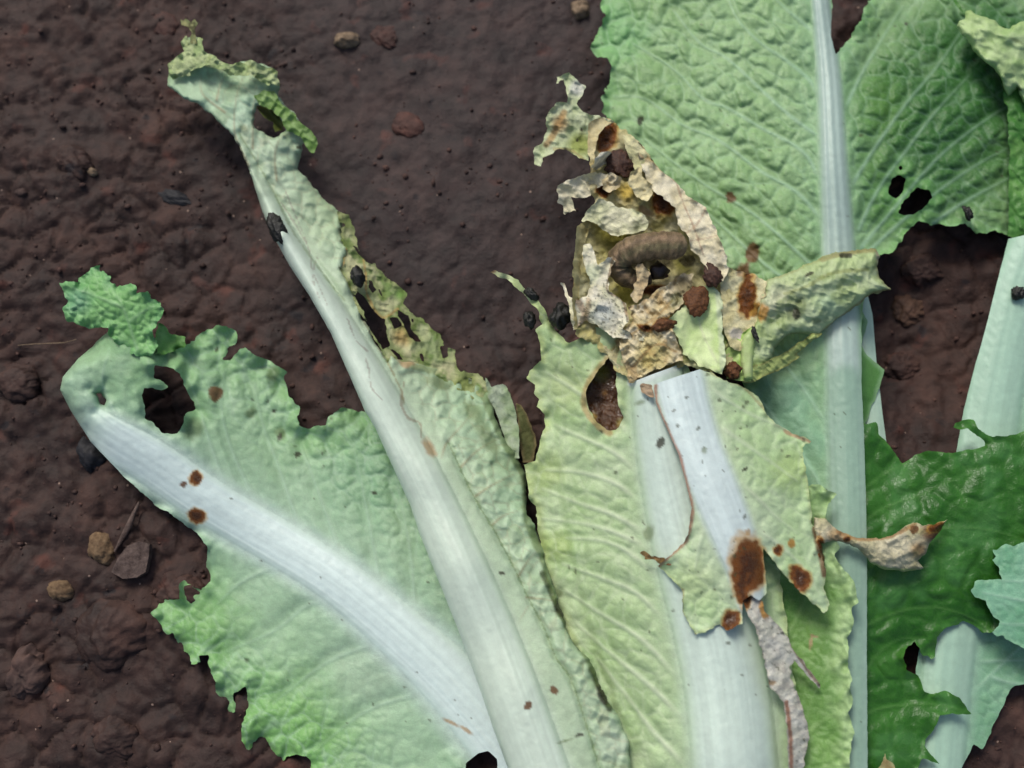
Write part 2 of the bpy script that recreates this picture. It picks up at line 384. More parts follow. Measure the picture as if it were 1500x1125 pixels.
    if blister:
        z = blister_zone(X, Y) if blister_zone else 1.
        z = z*near*sm(0, 14, vd+3)
        for bs, ba in blister:
            f1, f2 = worley(X+.35*bs*fbm(X, Y, bs*1.3, 2, seed+50), Y+.35*bs*fbm(X, Y, bs*1.3, 2, seed+51), bs, seed+5)
            e_ = f2-f1; H = H+ba*z*(.3*np.sqrt(np.clip(e_, 0, .6)/.6)+.7*sm(0, .6, e_)-.5); cell = np.maximum(cell, sm(.14, .02, e_)*z*min(1, ba)*cell_k)
    if crump:
        for cs, ca in crump: H = H+ca*ridged(X, Y, cs, 2, seed+60)*near*(blister_zone(X, Y) if blister_zone else 1.)
    if frill:
        fa, fs, fd = frill; H = H+fa*np.exp(-SD/fd)*fbm(X, Y, fs, 2, seed+70)*near
    if fold:
        for (line, ax, w_) in fold:
            d_, _, _, _ = line_d(X, Y, smoothline(line)); H = H+ax*np.exp(-(d_/w_)**2)
    if roll:
        rr, depth = roll; k = np.clip(SD/rr, 0, 1); H = H-depth*(1-np.sqrt(1-(1-k)**2))*(roll_zone(X, Y) if roll_zone else 1)
    if curl: H = H+curl[0]*np.exp(-SD/curl[1])*(.35+fbm(X, Y, 30, 2, seed+75))
    H = H+.12*fbm(X, Y, 7, 2, seed+80)
    # colour
    cols, wet, parts = col(dict(X=X, Y=Y, SD=SD, q=q, rs=rs, ral=ral, rd=rd, vd=vd, vm=vmask, seed=seed, rw=rw, cell=cell, rf=rf))
    V = P(X, Y, H)
    # normals
    fn = np.cross(V[tri[:, 1]]-V[tri[:, 0]], V[tri[:, 2]]-V[tri[:, 0]])
    fl = fn[:, 2] < 0
    if fl.mean() > .5: tri = tri[:, [0, 2, 1]]; fn = -fn
    vn_ = np.zeros_like(V)
    for k in range(3): np.add.at(vn_, tri[:, k], fn)
    vn_ /= np.linalg.norm(vn_, axis=1, keepdims=True)+1e-20
    tk = (thick+ (rib_thick*dome if rib is not None else 0))/1000*sm(0, 6, SD+1.5)
    B = V-np.c_[vn_[:, 0]*tk*.6, vn_[:, 1]*tk*.6, tk]
    # split faces into parts
    fx = lambda arr: arr[tri].mean(1)
    fid = np.zeros(len(tri), int); names = [(name, None, mat)]
    if rib is not None:
        fid[(fx(q) < 1.0) & (fx(rf*np.ones(len(X))) > .35)] = 1; names.append((rib_name, None, M_RIB))
    if vein_parts and len(veins):
        for i in range(len(veins)):
            m = (fx(vd) < 2.6) & (vid[tri[:, 0]] == i) & (fid == 0); names.append(('vein', 0, mat)); fid[m] = len(names)-1
    for pn, msk in parts:
        m = fx(msk.astype(float)) > .5
        names.append((pn, 0, mat)); fid[m] = len(names)-1
    ed = np.vstack([tri[:, [0, 1]], tri[:, [1, 2]], tri[:, [2, 0]]]); eo = np.tile(np.arange(len(tri)), 3)
    ek = np.sort(ed, 1); ky = ek[:, 0].astype(np.int64)*len(V)+ek[:, 1]
    _, first, cn = np.unique(ky, return_index=True, return_counts=True); bnd = first[cn == 1]
    nV = len(V); objs = {}
    for k, (pn, par, mt) in enumerate(names):
        f = tri[fid == k]
        if len(f) < 2: continue
        be = bnd[fid[eo[bnd]] == k]; be = ed[be]
        wall = np.vstack([np.c_[be[:, 0], be[:, 0]+nV, be[:, 1]+nV], np.c_[be[:, 0], be[:, 1]+nV, be[:, 1]]]) if len(be) else np.zeros((0, 3), int)
        allf = np.vstack([f, f[:, [0, 2, 1]]+nV, wall]); u, allf = np.unique(allf, return_inverse=True); allf = allf.reshape(-1, 3)
        VV = np.vstack([V, B])[u]; NN = np.vstack([vn_, -vn_])[u]; CC = np.vstack([cols, cols])[u]; WW = np.r_[wet, wet][u]
        par_o = t if par is None else objs.get(par, t)
        objs[k] = mesh_obj(pn, VV, allf, mt, par_o, CC, NN, WW)
    return objs.get(0)

def leaf_col(base, alt, ns=60, rib=None, ribsoft=(1.5, .8), pale=None, vein=None, vk=.6, edge=None, stains=(), lines=(), specks=0, mott=None, ribstripe=.05, tones=()):
    """albedo of a leaf: mottled tissue, pale ribs and veins, edge tint, stains with shapes of their own"""
    def f(d):
        X, Y = d['X'], d['Y']; sd = d['seed']
        n = fbm(X, Y, ns, 3, sd+100)
        c = mixc(np.broadcast_to(S(*base), X.shape+(3,)), S(*alt), sm(-.5, .5, n))
        for (tx, ty, tr, tcol, tk) in tones:
            w = tk*sm(1.15, .25, np.hypot(X-tx, Y-ty)/tr+.25*fbm(X, Y, 40, 3, sd+120)); c = mixc(c, S(*tcol), w)
        if mott: c = mixc(c, S(*mott[0]), mott[1]*sm(.1, .5, fbm(X, Y, mott[2], 3, sd+110)))
        if edge: c = mixc(c, S(*edge[0]), edge[2]*sm(edge[1], 0, d['SD']+edge[1]*.35*fbm(X, Y, 30, 2, sd+130)))
        if pale: c = mixc(c, S(*pale[0]), pale[2]*np.exp(-(np.maximum(d['rd']-d['rw'], 0)/pale[1])**1.3)*(d['rd'] < 900))
        if vein: c = mixc(c, S(*vein), np.maximum(vk*d['vm'], .38*d['cell']))
        if rib:
            w = sm(ribsoft[0], ribsoft[1], d['q'])*d['rf']; c = mixc(c, S(*rib), w)
            c = c*(1+ribstripe*w*vn(d['rs']/4, d['ral']/300, sd+140))[..., None]
        wet = np.zeros(X.shape); parts = []
        for (pts, w_, lc, lk) in lines:
            dd, _, _, _ = line_d(X, Y, smoothline(pts)); dd = dd+1.2*fbm(X, Y, 7, 2, sd+150)
            c = mixc(c, S(*lc), lk*sm(w_*1.3, w_*.5, dd))
        rmin = np.full(X.shape, 9.)
        for st_ in sorted(stains, key=lambda s_: s_[5] == 'rot'):
            sx, sy, rx, ry, an, kind = st_[:6]; ca, sa = math.cos(an), math.sin(an)
            u = ((X-sx)*ca+(Y-sy)*sa)/rx; v = (-(X-sx)*sa+(Y-sy)*ca)/ry
            rr = np.hypot(u, v)+.34*fbm(X, Y, max(rx, ry)*1.1, 2, sd+int(sx))+.24*fbm(X, Y, max(min(rx, ry)*.6, 3), 3, sd+int(sx)+3)
            if kind == 'rot':
                rmin = np.minimum(rmin, rr); parts.append(('rot_spot', rr < 1.0))
            elif kind == 'amber':
                c = mixc(c, S(176, 128, 52), .9*sm(1.15, .75, rr)); wet = np.maximum(wet, sm(1.1, .8, rr)*.7)
            elif kind == 'brown':
                c = mixc(c, S(112, 74, 42), .92*sm(1.1, .85, rr)); parts.append(('brown_spot', rr < 1.0))
            elif kind == 'speck':
                c = mixc(c, S(52, 50, 34), .9*sm(1.15, .75, rr))
            elif kind == 'olive':
                c = mixc(c, S(96, 112, 60), .6*sm(1.3, .5, rr))
            elif kind == 'tan':
                c = mixc(c, S(178, 150, 112), .85*sm(1.2, .6, rr))
            elif kind == 'grey':
                c = mixc(c, S(196, 190, 184), .85*sm(1.2, .6, rr))
            elif kind == 'dark':
                c = mixc(c, S(40, 34, 22), .85*sm(1.15, .7, rr))
            elif kind == 'cut':
                c = mixc(c, S(214, 228, 226), .8*sm(1.1, .8, rr))
        if rmin.min() < 2:
            c = mixc(c, S(190, 146, 64), .75*sm(1.35, 1.0, rmin)); c = mixc(c, S(122, 72, 28), sm(1.05, .9, rmin))
            c = mixc(c, S(64, 36, 20), .85*sm(.9, .3, rmin+.3*fbm(X, Y, 12, 3, sd))); c = mixc(c, S(140, 84, 34), .5*sm(.15, .5, fbm(X, Y, 8, 3, sd+7))*sm(1., .8, rmin)); wet = np.maximum(wet, sm(1.1, .8, rmin))
        if specks:
            f1, h_ = worley_id(X+2*vn(X/3, Y/3, 5), Y+2*vn(X/3, Y/3, 6), specks*.5, sd+160)
            sz = (.8+3.2*(h_*7.77 % 1)**3); c = mixc(c, S(70, 74, 48), .7*sm(sz, sz*.5, f1*specks*.5)*(h_ > .6)*(fbm(X, Y, 90, 2, sd+9) > 0))
        return c, wet, parts
    return f
def Z(x0, y0, s, pts):
    """pixel list read in an enlarged crop -> photo pixels"""
    return [(x0+p[0]/s, y0+p[1]/s)+tuple(p[2:]) for p in pts]

# ================================================================== LEAVES
def base_at(px, py, h=0): return tuple(P(px, py, h))

# ---- pale stalk lying on the soil beside the big leaf
t = thing('cabbage_leaf', 'narrow pale stalk with thin green margin, on soil beside the big blistered leaf', 'leaf', base_at(1285, 600))
leaf_sheet(t, [(1250, 420), (1270, 428), (1278, 460), (1284, 530), (1292, 600), (1300, 660), (1310, 760), (1310, 900), (1240, 900), (1235, 640)],
           [(1270, 430, 9), (1280, 540, 7), (1290, 640, 6), (1300, 860, 5), (1240, 500, 8), (1240, 850, 6)],
           leaf_col((172, 206, 180), (186, 216, 192), rib=(180, 208, 186)), name='blade', rib=[(1262, 420, 16), (1272, 540, 19), (1284, 660, 22), (1290, 890, 24)], rib_h=3, warp=((1, 20),), thick=2.0, seed=11)
leaf_sheet(t, [(1262, 455), (1272, 470), (1266, 490), (1262, 505), (1270, 520), (1283, 531), (1296, 541), (1290, 562), (1282, 585), (1275, 600), (1268, 622), (1250, 640), (1246, 470)],
           [(1262, 455, 12), (1296, 541, 10), (1270, 620, 10), (1250, 540, 14)],
           leaf_col((84, 136, 66), (98, 150, 78), edge=((150, 190, 140), 7, .7)), name='margin', warp=((1, 9),), seed=12, mat=M_GLOSS)

# ---- leaf at the right edge: pale stalk, blue-green blade (lies lowest)
t = thing('cabbage_leaf', 'pale green leaf with a broad ribbed stalk beneath the dark lobed leaf', 'leaf', base_at(1450, 700))
o = [(1477, 350), (1462, 408), (1444, 481), (1427, 540), (1412, 599), (1403, 650), (1385, 760), (1362, 880), (1345, 960), (1335, 1040), (1322, 1160),
     (1395, 1160), (1410, 1122), (1426, 1090), (1440, 1098), (1459, 1057), (1471, 1033), (1483, 1008), (1505, 1000), (1560, 1000), (1580, 700), (1580, 345), (1520, 340)]
leaf_sheet(t, o, [(1480, 360, 16), (1412, 600, 9), (1360, 880, 8), (1330, 1100, 8), (1470, 1040, 6), (1540, 990, 8), (1540, 600, 14), (1540, 360, 18), (1440, 850, 9)],
           leaf_col((112, 164, 122), (138, 186, 148), 50, rib=(170, 204, 180), ribsoft=(1.5, .7), pale=((150, 196, 164), 30, .6), vein=(176, 212, 186), vk=.7),
           rib=[(1520, 340, 34), (1490, 430, 38), (1460, 560, 40), (1440, 680, 42), (1410, 850, 42), (1390, 960, 38), (1372, 1160, 36)], rib_h=4, rib_thick=4,
           veins=[Z(1060, 320, 3.409, [(1380, 1040), (1440, 930), (1500, 810)]), Z(1060, 320, 3.409, [(1400, 800), (1440, 700), (1500, 630)]), [(1410, 1030), (1450, 990), (1500, 945), (1540, 930)], [(1425, 970), (1460, 968), (1520, 966)], [(1455, 992), (1480, 1000), (1520, 1004)]],
           blister=[(18, .5)], warp=((2, 14), (1, 6)), seed=13)
# its upper blade, curling over the dark lobed leaf
p = [(1560, 780), (1500, 795), (1485, 800), (1471, 797), (1462, 803), (1452, 806), (1458, 814), (1452, 822), (1462, 832), (1470, 848), (1458, 850), (1440, 849), (1429, 853), (1422, 866), (1428, 876), (1446, 880), (1449, 898), (1460, 908), (1463, 916), (1452, 926), (1470, 934), (1500, 950), (1560, 960)]
leaf_sheet(t, p, [(1420, 866, 23), (1455, 806, 24), (1470, 930, 22), (1560, 870, 28), (1500, 870, 25)],
           leaf_col((112, 170, 132), (136, 190, 156), 40, vein=(176, 212, 188), vk=.8, edge=((150, 200, 160), 8, .5)), name='blade',
           veins=[[(1560, 850), (1500, 852), (1468, 850)], [(1560, 892), (1490, 878), (1440, 868)], [(1560, 914), (1500, 915), (1468, 914)]], blister=[(14, .35)], warp=((2.5, 10), (1.2, 5)), seed=14)

# ---- dark lobed leaf
t = thing('cabbage_leaf', 'dark green lobed leaf with bitten lower lobes, over the pale ribbed stalk', 'leaf', base_at(1340, 850))
o = [(1245, 640), (1256, 630), (1262, 620), (1274, 619), (1285, 617), (1288, 636), (1303, 652), (1320, 677), (1344, 666), (1365, 661), (1380, 663), (1396, 663), (1420, 659), (1441, 654), (1441, 645), (1430, 635), (1418, 628), (1405, 630), (1396, 627), (1403, 619),
     (1414, 614), (1427, 616), (1431, 628), (1450, 637), (1470, 640), (1500, 634), (1580, 620), (1580, 830), (1500, 880), (1470, 905), (1466, 921), (1452, 928), (1438, 925), (1425, 915), (1413, 910), (1400, 916), (1388, 919), (1372, 934), (1368, 962), (1364, 968), (1360, 958), (1352, 960),
     (1340, 940), (1328, 946), (1324, 965), (1330, 980), (1345, 992), (1355, 1012), (1366, 1017), (1384, 1012), (1405, 1025), (1426, 1046), (1397, 1045), (1376, 1049), (1368, 1068), (1352, 1090), (1360, 1102), (1376, 1117), (1350, 1112), (1340, 1130), (1330, 1250), (1235, 1250)]
leaf_sheet(t, o, [(1250, 640, 20), (1300, 660, 17), (1400, 664, 22), (1410, 620, 23), (1550, 640, 26), (1550, 820, 21), (1460, 920, 16), (1370, 950, 15), (1420, 1045, 17), (1330, 975, 14), (1250, 900, 21), (1245, 1150, 20), (1340, 1110, 16), (1380, 780, 22)],
           leaf_col((44, 100, 28), (58, 116, 38), 45, vein=(96, 146, 72), vk=.65, edge=((76, 132, 54), 6, .6), mott=((80, 136, 72), .5, 44), tones=[(1270, 820, 60, (56, 108, 40), .5)]),
           veins=[Z(880, 500, 2.885, [(1060, 700), (1110, 630), (1200, 560), (1300, 510), (1360, 480)]), Z(880, 500, 2.885, [(1060, 860), (1130, 750), (1230, 690), (1350, 650), (1450, 600), (1560, 560)]),
                  Z(880, 760, 2.419, [(920, 390), (1000, 350), (1100, 318), (1200, 315), (1300, 345), (1380, 390)]), Z(880, 760, 2.419, [(930, 560), (980, 480), (1050, 430), (1130, 420)]), Z(880, 760, 2.419, [(920, 700), (1000, 670), (1100, 658), (1200, 660), (1290, 680)]),
                  [(1265, 850), (1300, 800), (1370, 775), (1440, 775), (1500, 790)]],
           vein_h=.3, vein_w=1.9, blister=[(40, 1.1), (18, .3)], cell_k=.25, pillow=1.2, frill=(4, 30, 14), warp=((2, 12), (1, 5)), seed=15, mat=M_GLOSS)
# small dry wisp at its foot
leaf_sheet(t, [(1280, 1130), (1290, 1122), (1294, 1112), (1297, 1103), (1299, 1114), (1306, 1116), (1312, 1124), (1306, 1250), (1284, 1250)], [(1290, 1110, 25), (1310, 1120, 24), (1295, 1160, 23)],
           leaf_col((196, 196, 140), (170, 150, 100), 10), name='dry_wisp', warp=((1, 5),), seed=16, mat=M_DRY)

# ---- big blistered leaf, upper right
t = thing('cabbage_leaf', 'largest light green blistered leaf with a long ribbed midrib and two bite holes', 'leaf', base_at(1180, 350))
o = [(880, -30), (883, 10), (884, 26), (880, 38), (866, 62), (864, 72), (873, 83), (890, 86), (897, 102), (893, 124), (882, 138), (884, 158), (890, 180), (930, 260), (1000, 360), (1050, 440), (1080, 530), (1100, 620), (1150, 720), (1180, 860), (1200, 1000), (1205, 1250),
     (1272, 1250), (1270, 1000), (1270, 800), (1266, 640), (1262, 560), (1262, 470), (1266, 440), (1270, 400), (1285, 372), (1304, 374), (1316, 358), (1334, 334), (1346, 322), (1363, 329), (1389, 328), (1410, 329), (1436, 342), (1457, 338), (1480, 345), (1530, 345), (1560, 200), (1560, -30), (1288, -30),
     (1272, 0), (1258, 36), (1238, 66), (1224, 80), (1217, 52), (1219, 0), (1222, -30)]
def zf(X, Y): return np.clip(.25+.75*sm(620, 420, Y), 0, 1)
hb = Z(860, 0, 2.344, [(1035, 640), (1050, 610), (1075, 600), (1092, 615), (1085, 660), (1060, 680), (1035, 665)])
hc = Z(860, 0, 2.344, [(1065, 730), (1090, 690), (1130, 645), (1175, 650), (1185, 680), (1160, 710), (1120, 735), (1085, 738)])
hd = Z(860, 0, 2.344, [(1066, 572), (1078, 568), (1084, 578), (1072, 588)])
leaf_sheet(t, o, [(880, 0, 14), (870, 75, 12), (890, 140, 14), (960, 280, 15), (1050, 420, 16), (1040, 60, 22), (1120, 200, 24), (1150, 380, 23), (1200, 0, 25), (1225, 250, 25), (1235, 500, 24), (1240, 800, 25), (1240, 1150, 26), (1120, 600, 19), (1180, 900, 22),
                  (1280, 250, 22), (1230, 75, 22), (1280, 0, 15), (1300, 370, 15), (1350, 325, 15), (1460, 335, 13), (1500, 150, 15), (1370, 150, 22), (1420, 20, 18), (1265, 900, 24)],
           leaf_col((140, 178, 118), (156, 192, 136), 70, rib=(178, 200, 188), ribsoft=(1.3, .7), pale=((160, 202, 160), 26, .45), vein=(176, 212, 182), vk=.62, edge=((120, 178, 104), 22, .5),
                    tones=[(1390, 170, 220, (56, 110, 46), .97), (1275, 160, 66, (84, 134, 54), .9), (1295, 290, 70, (84, 136, 56), .9), (1480, 80, 130, (58, 114, 50), .95), (1265, 240, 40, (92, 142, 60), .85), (1150, 640, 120, (138, 184, 150), .9), (900, 40, 60, (128, 186, 118), .7)],  # right half's darker green includes its dimmer lighting, put into the colour
                    lines=[([(1238, 560), (1244, 800), (1246, 1250)], 28, (140, 174, 150), .8)], stains=[(1102, 370, 11, 17, .2, 'brown'), (1070, 288, 8, 10, -.5, 'brown'), (938, 177, 5, 8, 0, 'speck'), (1092, 420, 17, 26, 0, 'brown'), (1328, 35, 3, 3, 0, 'speck')], specks=60),  # lower midrib dulled in colour, standing in for shadow on it
           rib=[(1198, -40, 12), (1202, 0, 13), (1214, 111, 17), (1220, 222, 19), (1228, 362, 23), (1234, 480, 25), (1240, 650, 27), (1244, 800, 27), (1246, 1000, 27), (1246, 1170, 27)], rib_h=3.2, rib_thick=3,
           veins=[Z(860, 0, 2.344, v) for v in ([(780, 110), (720, 62), (640, -10)], [(795, 330), (760, 270), (680, 205), (600, 150), (520, 70), (480, -20)], [(800, 470), (700, 400), (600, 310), (480, 200), (390, 150), (300, 40)],
                  [(812, 640), (740, 520), (600, 440), (480, 370), (400, 340), (300, 240), (160, 150)], [(820, 770), (720, 660), (600, 590), (450, 480), (330, 430), (200, 340), (90, 330)], [(790, 930), (650, 800), (550, 720), (430, 650), (300, 560), (200, 480)],
                  [(680, 960), (600, 900), (500, 810), (400, 720)], [(880, 380), (950, 240), (1020, 120), (1085, 20)], [(905, 640), (1000, 490), (1100, 350), (1200, 230), (1290, 100)], [(930, 790), (1000, 650), (1100, 510), (1200, 380), (1310, 260)],
                  [(940, 850), (1050, 720), (1150, 600), (1250, 500), (1400, 390), (1480, 350)], [(970, 860), (1080, 760), (1200, 660), (1330, 570), (1440, 510)], [(1190, 765), (1300, 690), (1450, 610)])]+
                 [[(1222, 640), (1170, 560), (1120, 500), (1085, 470)], [(1222, 760), (1190, 690), (1140, 620), (1100, 570)]],
           vein_h=.55, vein_w=2.6, blister=[(30, 1.35), (14, .5)], pillow=2.4, grooves=.28, cell_k=.5, blister_zone=zf, frill=(4, 26, 12), holes=[hb, hc, hd], seed=17, mat=M_SAVOY, warp=((2.5, 11), (2.6, 5.5)), step=2.3)

# ---- crumpled leaf end in the top right corner
t = thing('cabbage_leaf', 'crumpled yellow-green leaf end folded over the blistered leaf at its margin', 'leaf', base_at(1480, 200))
leaf_sheet(t, [(1390, -30), (1400, 5), (1412, 20), (1425, 30), (1470, 40), (1560, 60), (1560, 360), (1496, 356), (1476, 345), (1478, 230), (1472, 130)], [(1400, 0, 24), (1470, 60, 24), (1480, 200, 22), (1490, 350, 17), (1560, 350, 20), (1560, 0, 26)],
           leaf_col((66, 122, 50), (86, 142, 64), 40, mott=((110, 160, 80), .6, 30)), name='lower_fold', crump=[(26, 1.4)], blister=[(16, .8)], seed=18, mat=M_SAVOY)
leaf_sheet(t, [(1401, 41), (1402, 33), (1412, 31), (1416, 16), (1423, 11), (1430, 20), (1440, 27), (1453, 29), (1462, 36), (1478, 42), (1486, 34), (1500, 30), (1560, 30), (1560, 140), (1500, 150), (1490, 130), (1474, 142), (1470, 119), (1453, 98), (1432, 81), (1415, 55)],
           [(1401, 40, 31), (1425, 15, 32), (1470, 120, 29), (1500, 140, 28), (1560, 40, 36), (1450, 60, 36)],
           leaf_col((172, 200, 134), (190, 214, 156), 30, mott=((150, 186, 112), .6, 20), stains=[(1493, 130, 4, 4, 0, 'speck'), (1490, 60, 12, 3, .4, 'olive')]), name='upper_fold', crump=[(34, 2.2), (14, .8)], frill=(3, 14, 10), roll=(10, 4), seed=19)

# ---- face-up leaf: face up, tip folded over
t = thing('cabbage_leaf', 'leaf lying face up with a broad white midrib, frilled lower edge and eaten hole', 'leaf', base_at(400, 800))
o = [(88, 571), (92, 552), (113, 527), (136, 507), (157, 486), (180, 478), (205, 486), (225, 500), (248, 516), (262, 511), (277, 506), (300, 486), (315, 476), (330, 479), (345, 486), (350, 500), (333, 510), (328, 527), (336, 529), (353, 510), (377, 521), (400, 532), (422, 543), (416, 553), (424, 577), (432, 591), (441, 595), (437, 620), (450, 628),
     (479, 624), (483, 609), (500, 599), (530, 604), (570, 600), (640, 680), (720, 860), (800, 1000), (820, 1250), (735, 1250), (728, 1112), (715, 1100), (700, 1104), (682, 1118), (676, 1250), (460, 1250), (455, 1125), (450, 1107), (423, 1106), (405, 1118), (394, 1091), (376, 1088), (364, 1100), (352, 1085), (354, 1059), (360, 1044), (361, 1004),
     (340, 1018), (345, 1032), (344, 1044), (329, 1036), (320, 1021), (314, 1000), (308, 983), (303, 956), (289, 960), (295, 970), (281, 974), (276, 962), (262, 947), (254, 925), (244, 931), (229, 906), (222, 898), (242, 878), (264, 880), (260, 862), (270, 849), (281, 860), (295, 865), (309, 850), (300, 826), (304, 802), (295, 788), (271, 767), (242, 747), (212, 726), (192, 708), (163, 679), (133, 647), (104, 602)]
hole = Z(60, 360, 3.409, [(565, 600), (620, 600), (660, 615), (700, 650), (730, 740), (765, 780), (770, 820), (720, 840), (710, 900), (680, 940), (650, 945), (600, 930), (570, 890), (520, 860), (515, 800), (500, 750), (510, 710), (560, 712), (600, 720), (640, 706), (595, 672), (562, 660)])
hole2 = Z(60, 360, 3.409, [(275, 742), (300, 740), (330, 775), (318, 800), (295, 790)])
def za(X, Y): return .25+.75*sm(70, 190, np.abs((X-309)*.63-(Y-737)*.78))
leaf_sheet(t, o, [(90, 570, 26), (115, 525, 27), (160, 490, 29), (230, 505, 26), (105, 600, 24), (133, 648, 18), (200, 718, 11), (300, 800, 6), (225, 898, 5), (290, 965, 4.5), (340, 1040, 4), (400, 1110, 4.5), (560, 1140, 6), (700, 1110, 9), (640, 1000, 9), (480, 850, 9), (310, 738, 11), (180, 610, 24), (250, 650, 19), (210, 545, 26), (300, 500, 15), (345, 490, 14), (420, 560, 7), (440, 620, 5), (560, 640, 7), (500, 720, 7), (370, 620, 9), (420, 950, 6)],
           leaf_col((156, 194, 146), (170, 206, 162), 60, rib=(214, 232, 226), ribsoft=(1.7, .55), pale=((172, 202, 176), 60, .75), vein=(182, 210, 186), vk=.5, edge=((126, 182, 104), 60, .55),
                    tones=[(110, 560, 60, (166, 206, 140), .6), (540, 700, 90, (138, 182, 138), .8), (290, 910, 90, (124, 178, 94), .85), (420, 1080, 120, (128, 184, 96), .85), (230, 735, 46, (176, 204, 140), .6), (540, 980, 70, (176, 200, 166), .7)],
                    stains=[(287, 700, 9, 10, .5, 'rot'), (290, 755, 13, 10, .1, 'rot'), (268, 710, 5, 4, 0, 'brown'), (315, 578, 11, 11, 0, 'brown'), (146, 668, 4, 4, 0, 'speck'), (412, 635, 9, 9, .4, 'olive'), (410, 640, 4, 7, .4, 'speck'), (402, 602, 4, 3, 0, 'speck'), (368, 605, 9, 8, 0, 'olive'), (318, 511, 3, 5, .4, 'speck'),
                            (282, 625, 16, 18, .3, 'olive'), (548, 722, 4, 3, 0, 'speck'), (660, 1058, 16, 3, .45, 'tan'), (684, 1070, 12, 3, .6, 'tan'), (436, 666, 5, 4, 0, 'speck'), (400, 548, 10, 12, 0, 'olive')], specks=70),
           holes=[hole, hole2], rib=[(100, 575, 22), (122, 610, 25), (160, 640, 29), (220, 676, 33), (309, 737, 33), (410, 797, 33), (500, 855, 34), (611, 950, 40), (690, 1030, 46), (780, 1140, 52)], rib_h=2.2, rib_thick=3.5,
           veins=[[(330, 710), (308, 650), (289, 589), (270, 540)], [(375, 735), (340, 660), (324, 595), (330, 540)], [(440, 775), (412, 694), (385, 620), (372, 560)], [(500, 815), (470, 730), (440, 650)], [(560, 870), (540, 760), (520, 660)], [(610, 910), (600, 800), (580, 700)],
                  [(400, 830), (350, 855), (318, 885)], [(500, 880), (452, 886), (402, 924), (330, 955)], [(560, 940), (480, 970), (400, 1030)], [(640, 1010), (540, 1040), (460, 1100)], [(170, 610), (150, 560), (160, 510)], [(150, 664), (190, 684), (230, 704)], [(175, 690), (225, 714), (262, 732)], [(205, 717), (250, 740), (290, 764)], [(240, 744), (280, 768), (312, 792)]],
           vein_h=.5, vein_w=2.4, blister=[(32, 1.0), (14, .55)], pillow=1.6, blister_zone=za, frill=(8, 30, 20), warp=((2.4, 12), (1.6, 5)), seed=21, step=2.4, roll=(30, 10), roll_zone=lambda X, Y: sm(190, 120, X)*sm(690, 620, Y), rib_fade=110)
fr = Z(60, 360, 3.409, [(330, 440), (345, 410), (300, 405), (240, 412), (180, 390), (130, 370), (110, 312), (135, 285), (115, 240), (95, 186), (150, 176), (195, 190), (188, 152), (232, 140), (240, 110), (290, 100), (312, 140), (346, 147), (335, 185), (400, 200), (440, 188), (476, 192), (480, 235), (540, 232), (545, 265), (590, 280), (616, 322), (590, 375), (560, 420), (575, 470), (590, 500), (555, 555), (500, 560), (420, 520)])
leaf_sheet(t, fr, [(90, 414, 33), (145, 392, 34), (98, 465, 31), (240, 454, 34), (160, 485, 30), (220, 520, 29), (180, 440, 37)],
           leaf_col((122, 180, 104), (140, 194, 122), 26, edge=((108, 168, 112), 14, .5), tones=[(110, 440, 26, (116, 168, 128), .9)], vein=(160, 200, 150)), name='frilled_tip',
           veins=[[(200, 510), (180, 450), (150, 400)], [(180, 450), (130, 430), (100, 420)], [(190, 470), (220, 450), (236, 450)]], blister=[(11, .8)], frill=(5, 15, 10), warp=((2.5, 9), (1.5, 4)), seed=22, step=2.0)
leaf_sheet(t, Z(60, 360, 3.409, [(565, 470), (580, 395), (600, 388), (660, 445), (700, 452), (728, 448), (722, 480), (740, 500), (690, 520), (640, 540), (580, 540)]), [(236, 475, 27), (272, 492, 23), (230, 515, 27), (250, 500, 22)],
           leaf_col((104, 160, 78), (128, 178, 100), 20), name='frilled_tip', frill=(3, 12, 8), warp=((2, 8),), seed=23, step=2.0)
# curled rim inside the bite
leaf_sheet(t, Z(60, 360, 3.409, [(380, 740), (395, 690), (430, 640), (470, 600), (520, 590), (560, 610), (565, 660), (520, 680), (505, 740), (512, 800), (520, 850), (480, 850), (430, 790)]), [(175, 575, 22), (222, 540, 23), (212, 605, 14), (190, 560, 18)],
           leaf_col((160, 184, 118), (182, 204, 150), 20), name='curled_rim', crump=[(16, .8)], warp=((1.5, 7),), seed=24, step=2.0)

# ---- long leaf seen from its back, right margin skeletonised
t = thing('cabbage_leaf', 'long wilted leaf lying on its side with thick white rib and one skeletonised margin', 'leaf', base_at(600, 600))
o = [(270, 58), (275, 53), (280, 56), (286, 52), (294, 55), (297, 66), (297, 72), (317, 86), (338, 96), (352, 92), (367, 89), (388, 97), (407, 103), (405, 114), (410, 126), (407, 140), (415, 152), (429, 164), (440, 182), (444, 200), (443, 217), (440, 232), (435, 246), (446, 258), (458, 273), (473, 289), (490, 305), (498, 312), (503, 330), (500, 350), (510, 362),
     (505, 380), (500, 396), (512, 418), (521, 440), (532, 468), (544, 491), (568, 532), (572, 520), (590, 530), (620, 532), (645, 540), (668, 545), (685, 552), (700, 560), (716, 566), (722, 600), (735, 640), (760, 670), (768, 692), (771, 713), (771, 753), (782, 767), (790, 788), (802, 835), (815, 872), (824, 900), (836, 936), (862, 962), (876, 995), (890, 1028), (907, 1050), (922, 1087), (930, 1250), (755, 1250), (744, 1125),
     (726, 1077), (698, 995), (667, 912), (637, 838), (614, 780), (601, 740), (579, 692), (550, 628), (535, 603), (512, 550), (483, 485), (453, 433), (424, 389), (398, 342), (383, 306), (370, 264), (355, 223), (341, 199), (323, 182), (297, 155), (270, 144), (247, 126), (247, 94), (259, 85), (272, 75)]
bh = Z(200, 0, 3.409, [(585, 590), (600, 530), (660, 525), (700, 560), (735, 620), (745, 650), (690, 692), (640, 668), (582, 640)])
